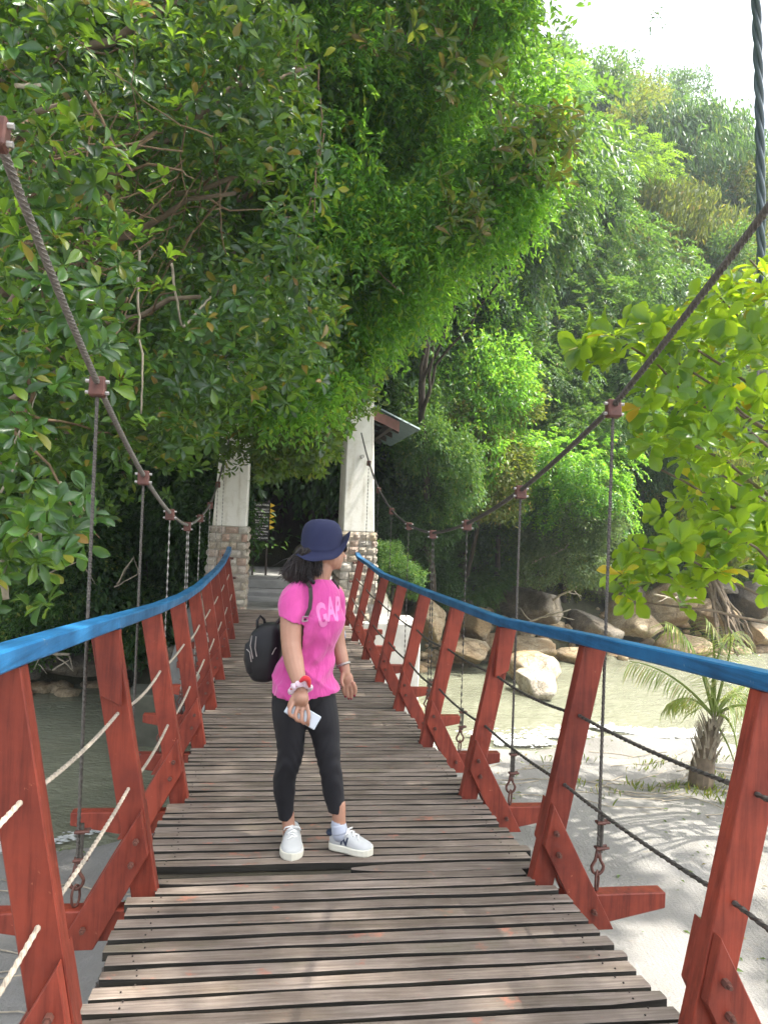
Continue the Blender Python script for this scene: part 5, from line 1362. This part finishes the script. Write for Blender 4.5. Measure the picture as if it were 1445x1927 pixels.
shirt = blend('t_shirt', b, MT['pink'], who, .0055, 4, folds)
def trim(o, keep):
    bm = bmesh.new(); bm.from_mesh(o.data); off = Vector(o.parent.location)
    bmesh.ops.delete(bm, geom=[v for v in bm.verts if not keep(v.co + off)], context='VERTS')
    ed = [e for e in bm.edges if e.is_boundary]
    for _ in range(3): bmesh.ops.smooth_vert(bm, verts=list({v for e in ed for v in e.verts}), factor=.5, use_axis_x=True, use_axis_y=True, use_axis_z=True)
    bm.to_mesh(o.data); bm.free()
    md = o.modifiers.new('thickness', 'SOLIDIFY'); md.thickness = .0022; md.offset = -1
hz0 = P(505, 1300, 3.345).z; hz1 = P(570, 1321, 3.22).z
def shirt_keep(p):
    x = (p - P(570, 1300, 3.34)).dot(cr) / .15; y = (p - P(570, 1300, 3.34)).dot(cf)
    z = hz0 + (hz1 - hz0) * math.exp(-((x + .12) / .62) ** 2) * (1 if y < .03 else .4) + .012 * max(0, x - .4)
    if p.z < z: return False
    e = P(549, 1168, 3.262)
    if (p - P(548, 1190, 3.25)).length < .085 and p.z < e.z + .02 * ((p - e).dot(cr)) / .06 * -1: 
        q = p - P(549, 1160, 3.262); return q.dot(cr) > .050 or Vector((q.dot(cr), q.dot(cf))).length > .070
    return True
trim(shirt, shirt_keep)
lz = P(539, 1543, 3.37).z; lz2 = P(635, 1531, 3.31).z; xm = P(588, 1500, 3.34).x
trim(lg, lambda p: p.z > (lz if p.x < xm else lz2))
# lettering on the chest
bv = BVHTree.FromPolygons([Vector(v.co) + feet for v in shirt.data.vertices], [tuple(p.vertices) for p in shirt.data.polygons])
nrm = (cr * .40 - cf * .92).normalized(); tx = (cr * .92 + cf * .40 + Vector((0, 0, .12))).normalized(); up_ = Vector((0, 0, 1))
cen = P(625, 1151, 3.22)
for ch, ox, oz, rz_ in (('G', -.044, -.016, -4), ('A', .000, .004, 0), ('P', .038, -.002, 6)):
    cu = bpy.data.curves.new('g', 'FONT'); cu.body = ch; cu.size = .118; cu.align_x = 'CENTER'; cu.align_y = 'CENTER'; cu.offset = .0045; cu.resolution_u = 4
    og = bpy.data.objects.new('g', cu); COL.objects.link(og); dg = bpy.context.evaluated_depsgraph_get(); me = bpy.data.meshes.new_from_object(og.evaluated_get(dg)); bpy.data.objects.remove(og)
    bm = bmesh.new(); bm.from_mesh(me); bmesh.ops.triangulate(bm, faces=bm.faces)
    for _ in range(5):
        ed = [e for e in bm.edges if e.calc_length() > .008]
        if not ed: break
        bmesh.ops.subdivide_edges(bm, edges=ed, cuts=1); bmesh.ops.triangulate(bm, faces=bm.faces)
    ok = True
    for vv in bm.verts:
        x_, y_ = vv.co.x * .52, vv.co.y * 1.12; q = Matrix.Rotation(R(-rz_), 2) @ Vector((x_, y_))
        p0 = cen + tx * (q.x + ox) + up_ * (q.y + oz) + nrm * .4; hit = bv.ray_cast(p0, -nrm, 1.2)
        vv.co = (hit[0] + nrm * .0022 if hit[0] else p0 - nrm * .5) - feet
    bmesh.ops.delete(bm, geom=[f_ for f_ in bm.faces if max(e.calc_length() for e in f_.edges) > .06], context='FACES')
    bm.to_mesh(me); bm.free(); me.materials.clear(); me.materials.append(MT['print']); o = bpy.data.objects.new('shirt_letter', me); COL.objects.link(o); o.parent = shirt
# hat
hc = P(605, 1030, 3.33); b = MB(); rings = []
Fd = (cr * .96 + cf * .28).normalized(); Sd = Vector((Fd.y, -Fd.x, 0))      # Sd points towards the camera
def tilt(th, k=1.):
    return k * (.078 * max(0, math.cos(th)) ** 3 - .050 * max(0, math.sin(th)) ** 2 * (1 - max(0, math.cos(th)) ** 2) - .034 * max(0, -math.cos(th)) ** 1.3)
prof = [(.022, .124), (.05, .119), (.072, .103), (.084, .080), (.089, .052), (.090, .024), (.0905, .004), (.097, -.001), (.108, -.003), (.122, .000), (.1225, -.004), (.106, -.009), (.092, -.010), (.085, 0)]
for i, (r_, z_) in enumerate(prof):
    k_ = max(0, min(1, (r_ - .088) / .034)) if i >= 6 else 0
    rings.append([hc + Fd * math.cos(t) * r_ * (1.02) + Sd * math.sin(t) * r_ * .98 + Vector((0, 0, z_ + .45 * tilt(t) * (1 if i >= 6 else max(0, 1 - z_ / .06)) * .8 + tilt(t, k_) * .62 + .004 * math.sin(5 * t) * k_)) for t in np.linspace(0, 2 * math.pi, 49)[:-1]])
b.loft(rings); hat = b.build('hat', MT['navy'], who, smooth=True)
b = MB(); rings = []
for z_ in (.006, .012): rings.append([hc + Fd * math.cos(t) * .0935 * 1.02 + Sd * math.sin(t) * .0935 * .98 + Vector((0, 0, z_ + .36 * tilt(t))) for t in np.linspace(0, 2 * math.pi, 49)[:-1]])
b.loft(rings, cap=False); b.build('hat_band', MT['navy'], hat, smooth=True)
# hair
b = MB()
b.ball(P(583, 1045, 3.335), (.075, .072, .06), 16, 10); b.ball(P(570, 1065, 3.34), (.070, .058, .060), 16, 10, Matrix.Rotation(R(25), 4, 'Y')); b.ball(P(556, 1080, 3.34), (.060, .045, .042), 14, 9)
rnd = random.Random(12)
for i in range(1300):
    u0 = rnd.uniform(566, 612); y0 = 3.335 + rnd.uniform(-.085, .07); u1 = rnd.gauss(563, 15); v1 = 1094 + rnd.uniform(-12, 9) - .35 * abs(u1 - 563)
    if u0 > 596: u1 = u0 - rnd.uniform(5, 30); y0 = min(y0, 3.29); v1 = rnd.uniform(1066, 1086)
    if rnd.random() < .05: u1 -= 12; v1 -= rnd.uniform(0, 12)
    a = P(u0, 1034 + rnd.uniform(-4, 6), y0); e = P(u1, v1, y0 * .5 + 1.665 + rnd.uniform(-.05, .03)); mid = P((u0 * .55 + u1 * .45) - 8 * rnd.random(), 1058 + rnd.uniform(-6, 4), (y0 + 3.33) / 2 - .02)
    pts = []
    w0 = rnd.uniform(0, 6)
    for j in range(10):
        t = j / 9; q = a * (1 - t) ** 2 + mid * 2 * t * (1 - t) + e * t * t; q = q + cr * .008 * math.sin(w0 * .4 + t * 8) * t + Vector((0, 0, .007 * math.cos(w0 * .4 + t * 9) * t)); pts.append(q)
    b.tube(pts, [.0023 * (1 - .6 * (j / 9) ** 3) for j in range(10)], 3)
b.build('hair', MT['hair'], who, smooth=True)
# sunglasses
b = MB(); g = P(648.5, 1031, 3.305); b.ball(g, (.010, .026, .020), 12, 8, hr); b.ball(P(647.5, 1027, 3.375), (.009, .024, .019), 12, 8, hr)
b.tube([g, P(630, 1029, 3.27), P(604, 1033, 3.262)], .0035, 6); b.build('sunglasses', MT['glass'], who, smooth=True)
# sports top strap at the neck
b = MB(); chain(b, [P(577, 1082, 3.275), P(583, 1089, 3.262), P(590, 1096, 3.262)], [.008, .009, .008], 8); b.build('top_strap', MT['legging'], who, smooth=True)
# wrist scrunchie and cord, watch
b = MB(); c0 = P(565, 1296, 3.12); ax = (P(567, 1312, 3.10) - P(562, 1284, 3.14)).normalized(); s1 = ax.cross(Vector((0, 1, 0))).normalized(); s2 = ax.cross(s1)
pts = []; rr = []
for j in range(61):
    t = 2 * math.pi * j / 60; pts.append(c0 + (s1 * math.cos(t) + s2 * math.sin(t)) * (.036 + .004 * math.sin(9 * t)) + ax * .006 * math.sin(13 * t)); rr.append(.011 + .004 * math.sin(15 * t))
b.tube(pts, rr, 8, cap=False); b.build('scrunchie', MT['scr_w'], who, smooth=True)
b = MB(); b.tube([c0 + (s1 * math.cos(t) + s2 * math.sin(t)) * .040 - ax * (.004 + .008 * math.sin(2 * t)) for t in np.linspace(0, 2 * math.pi, 31)], .006, 6, cap=False)
chain(b, [P(566, 1282, 3.07), P(573, 1277, 3.07), P(580, 1280, 3.075), P(582, 1292, 3.08)], [.007, .012, .012, .006], 8); b.build('red_cord', MT['scr_r'], who, smooth=True)
b = MB(); c1 = P(646, 1251, 3.415); ax = (P(650, 1262, 3.41) - P(641, 1235, 3.43)).normalized(); s1 = ax.cross(Vector((0, 1, 0))).normalized(); s2 = ax.cross(s1)
b.tube([c1 + (s1 * math.cos(t) + s2 * math.sin(t)) * .029 for t in np.linspace(0, 2 * math.pi, 25)], .006, 6, cap=False); b.build('bracelet', MT['bolt'], who, smooth=True)
for ks in ((650, 1311, 3.39), (656, 1315, 3.388), (661, 1315, 3.384), (667, 1309, 3.38)):
    b = MB(); b.ball(P(*ks), (.005, .004, .006), 8, 6); b.build('fingernail', MT['nail'], who, smooth=True)
# shoes
def shoe(heel, toe, side):
    d = (toe - heel); d.z = 0; L = d.length; d.normalize(); s_ = Vector((d.y, -d.x, 0)); z0 = max(zd(heel.y), zd(toe.y)) + .004
    o0 = Vector((heel.x, heel.y, z0))
    t_ = [0, .04, .12, .26, .40, .52, .64, .76, .88, .96, 1.0]; hw = [.018, .030, .036, .037, .038, .042, .046, .047, .042, .030, .014]; ht = [.070, .078, .086, .082, .082, .078, .066, .054, .046, .040, .034]
    rings = []
    for t, w, h in zip(t_, hw, ht):
        c = o0 + d * (L * t); rings.append([c + s_ * w * sx * abs(math.cos(a)) ** .8 * (1 if math.cos(a) >= 0 else -1) + Vector((0, 0, .020 + (h - .020) * max(0, math.sin(a)) ** .75)) for sx in (1,) for a in np.linspace(0, math.pi, 15)])
    b = MB(); b.loft(rings); root = b.build('shoe', MT['shoe'], who, smooth=True)
    b = MB(); rings = []
    for z_, ex in ((.0, -.001), (.006, .002), (.026, .002), (.030, .000)):
        ring = []
        pts2 = [(t, w) for t, w in zip(t_, hw)]; tl = [(-.02, 0)] + pts2 + [(1.03, 0)]
        for t, w in tl: ring.append(o0 + d * (L * t) + s_ * (w + ex + .002 if w else 0) + Vector((0, 0, z_)))
        for t, w in reversed(tl[1:-1]): ring.append(o0 + d * (L * t) - s_ * (w + ex + .002) + Vector((0, 0, z_)))
        rings.append(ring)
    b.loft(rings); b.build('sole', MT['sole'], root, smooth=False)
    b = MB()
    for i in range(6):
        t = .36 + .06 * i; h = np.interp(t, t_, ht); c = o0 + d * (L * t) + Vector((0, 0, h + .003)); w = .024 - .001 * i; dd = d * .008 * (1 if i % 2 else -1)
        b.tube([c - s_ * w - dd + Vector((0, 0, -.008)), c + Vector((0, 0, .003)), c + s_ * w + dd + Vector((0, 0, -.008))], .0035, 6)
    for sx in (-1, 1): b.tube([o0 + d * (L * .40) + Vector((0, 0, .09)), o0 + d * (L * .45) + s_ * sx * .03 + Vector((0, 0, .088)), o0 + d * (L * .40) + s_ * sx * .038 + Vector((0, 0, .07))], .003, 6)
    b.build('laces', MT['lace'], root, smooth=True)
    b = MB(); c = o0 + d * (L * .04) + Vector((0, 0, .064)); b.ball(c, (.030, .030, .016), 12, 6); b.build('heel_tab', MT['ink'], root, smooth=True)
    # letter on the outer side
    me = text_mesh('N', .042, 'n', .0022); rot = Matrix((d if side * 1 > 0 else -d, Vector((0, 0, 1)), s_ * (side))).transposed()
    bm = bmesh.new(); bm.from_mesh(me); bmesh.ops.triangulate(bm, faces=bm.faces)
    bvs = BVHTree.FromPolygons([Vector(v.co) + feet for v in root.data.vertices], [tuple(p.vertices) for p in root.data.polygons])
    for _ in range(3):
        ed = [e for e in bm.edges if e.calc_length() > .006]
        if ed: bmesh.ops.subdivide_edges(bm, edges=ed, cuts=1); bmesh.ops.triangulate(bm, faces=bm.faces)
    for vv in bm.verts:
        p_ = o0 + d * (L * .40 + (vv.co.x + vv.co.y * .15) * (1 if side > 0 else -1)) + Vector((0, 0, .049 + vv.co.y)) + s_ * side * .1
        hit = bvs.ray_cast(p_, -s_ * side, .3); vv.co = ((hit[0] if hit[0] else p_ - s_ * side * .06) + s_ * side * .0018) - feet
    bm.to_mesh(me); bm.free(); me.materials.clear(); me.materials.append(MT['ink']); o = bpy.data.objects.new('shoe_letter', me); COL.objects.link(o); o.parent = root
    return root
shoe(P(549, 1575, 3.415), P(549, 1605, 3.19), 1)
shoe(P(622, 1585, 3.325), P(700, 1598, 3.235), 1)
b = MB(); chain(b, [P(637, 1552, 3.30), P(640, 1570, 3.29)], [.034, .036]); b.build('sock', MT['sock'], who, smooth=True)
# phone held in the hand
ph = thing('phone', "pale blue phone held low in the woman's hand", 'phone', tuple(P(575, 1348, 3.11)))
a = P(541, 1328, 3.13); e = P(598, 1362, 3.10); d = (e - a).normalized(); nn = Vector((-.1, -1, .25)); sd = d.cross(nn).normalized(); nn = sd.cross(d).normalized(); L = (e - a).length
rot = Matrix((d, sd, nn)).transposed().to_4x4()
b = MB(); b.box((a + e) / 2, (L, .060, .008), rot); b.build('case', MT['phone'], ph, bevel=.003)
b = MB(); b.box((a + e) / 2 + nn * .0046, (L * .94, .054, .001), rot); b.build('screen', MT['phone_edge'], ph)
# backpack
bp_ = thing('backpack', "small black backpack hanging behind the woman's back", 'backpack', tuple(P(495, 1280, 3.42)))
b = MB(); rings = []
for v_, ul, ur, dp in ((1172, 500, 522, .03), (1178, 486, 528, .055), (1190, 475, 531, .075), (1215, 466, 532, .088), (1245, 464, 528, .092), (1268, 470, 522, .088), (1277, 476, 516, .07), (1281, 486, 506, .04)):
    c = P((ul + ur) / 2, v_, 3.43); a_ = (ur - ul) / 2 / 420
    rings.append([c + cr * a_ * (abs(math.cos(t)) ** .7) * (1 if math.cos(t) > 0 else -1) + cf * dp * (abs(math.sin(t)) ** .7) * (1 if math.sin(t) > 0 else -1) for t in np.linspace(0, 2 * math.pi, 25)[:-1]])
b.loft(rings); b.build('bag_body', MT['bag'], bp_, smooth=True)
b = MB(); rings = []
for v_, ul, ur, dp in ((1205, 470, 478, .03), (1212, 462, 486, .05), (1240, 459, 488, .062), (1262, 464, 488, .058), (1272, 470, 484, .03)):
    c = P((ul + ur) / 2, v_, 3.41); a_ = (ur - ul) / 2 / 420; rings.append([c + cr * a_ * math.cos(t) + cf * dp * math.sin(t) for t in np.linspace(0, 2 * math.pi, 17)[:-1]])
b.loft(rings); b.build('front_pocket', MT['bag'], bp_, smooth=True)
b = MB(); b.tube([P(484, 1186, 3.40), P(484, 1168, 3.41), P(490, 1159, 3.42), P(497, 1166, 3.42), P(500, 1182, 3.42)], .0065, 8); b.build('grab_handle', MT['bag'], bp_, smooth=True)
for pts in ([(474, 1196), (471, 1215), (476, 1240)], [(482, 1198), (480, 1220), (483, 1236)], [(464, 1222), (470, 1228), (473, 1246)], [(512, 1232), (517, 1222), (520, 1219)]):
    b = MB(); b.tube([P(*p_, 3.334) for p_ in pts], .0022, 5); b.build('zip', MT['bolt'], bp_)
b = MB(); rings = []
sp = [P(571, 1094, 3.30), P(578, 1096, 3.262), P(584, 1106, 3.236), P(585, 1125, 3.222), P(583, 1145, 3.214), P(576, 1160, 3.210)]
for i, p_ in enumerate(sp):
    t = (sp[min(i + 1, 5)] - sp[max(i - 1, 0)]).normalized(); n_ = Vector((0, -1, .1)); s__ = t.cross(n_).normalized() * .0085; rings.append([p_ - s__, p_ + s__, p_ + s__ + n_ * .005, p_ - s__ + n_ * .005])
b.loft(rings); b.build('shoulder_strap', MT['strap'], bp_)
b = MB(); b.tube([P(575, 1166, 3.215), P(560, 1176, 3.30), P(530, 1185, 3.40)], .006, 6); b.tube([P(532, 1160, 3.42), P(522, 1172, 3.42), P(516, 1180, 3.42)], .010, 6); b.build('lower_strap', MT['strap'], bp_, smooth=True)
b = MB(); c = P(574, 1165, 3.205); b.tube([c + cr * x + Vector((0, 0, z)) for x, z in ((-.011, -.011), (.011, -.008), (.013, .012), (-.009, .009), (-.011, -.011))], .0025, 6); b.build('buckle', MT['bolt'], bp_)
b = MB(); b.tube([P(626, 1090, 3.36), P(634, 1102, 3.37), P(639, 1120, 3.375)], .008, 6); b.build('far_strap', MT['strap'], bp_, smooth=True)
# water bottle standing on the deck
y_ = 9.4; c = P(644, 1216, y_); c.z = zd(y_) + .003
wb = thing('water_bottle', 'small blue-labelled plastic water bottle standing on the deck beside the railing', 'bottle', tuple(c))
b = MB(); b.loft([[c + Vector((r_ * math.cos(t), r_ * math.sin(t), z_)) for t in np.linspace(0, 2 * math.pi, 13)[:-1]] for z_, r_ in ((0, .030), (.05, .033), (.06, .030), (.13, .033), (.17, .030), (.2, .013), (.215, .012))]); b.build('bottle_body', MT['bottle'], wb, smooth=True)
b = MB(); b.loft([[c + Vector((r_ * math.cos(t), r_ * math.sin(t), z_)) for t in np.linspace(0, 2 * math.pi, 13)[:-1]] for z_, r_ in ((.065, .0345), (.13, .0345))]); b.build('label_band', simple('blue_label', (.05, .22, .55), .4, 0, .2, 10, 0), wb, smooth=True)
b = MB(); b.tube([c + Vector((0, 0, .212)), c + Vector((0, 0, .235))], .014, 10); b.build('bottle_cap', MT['white'], wb)
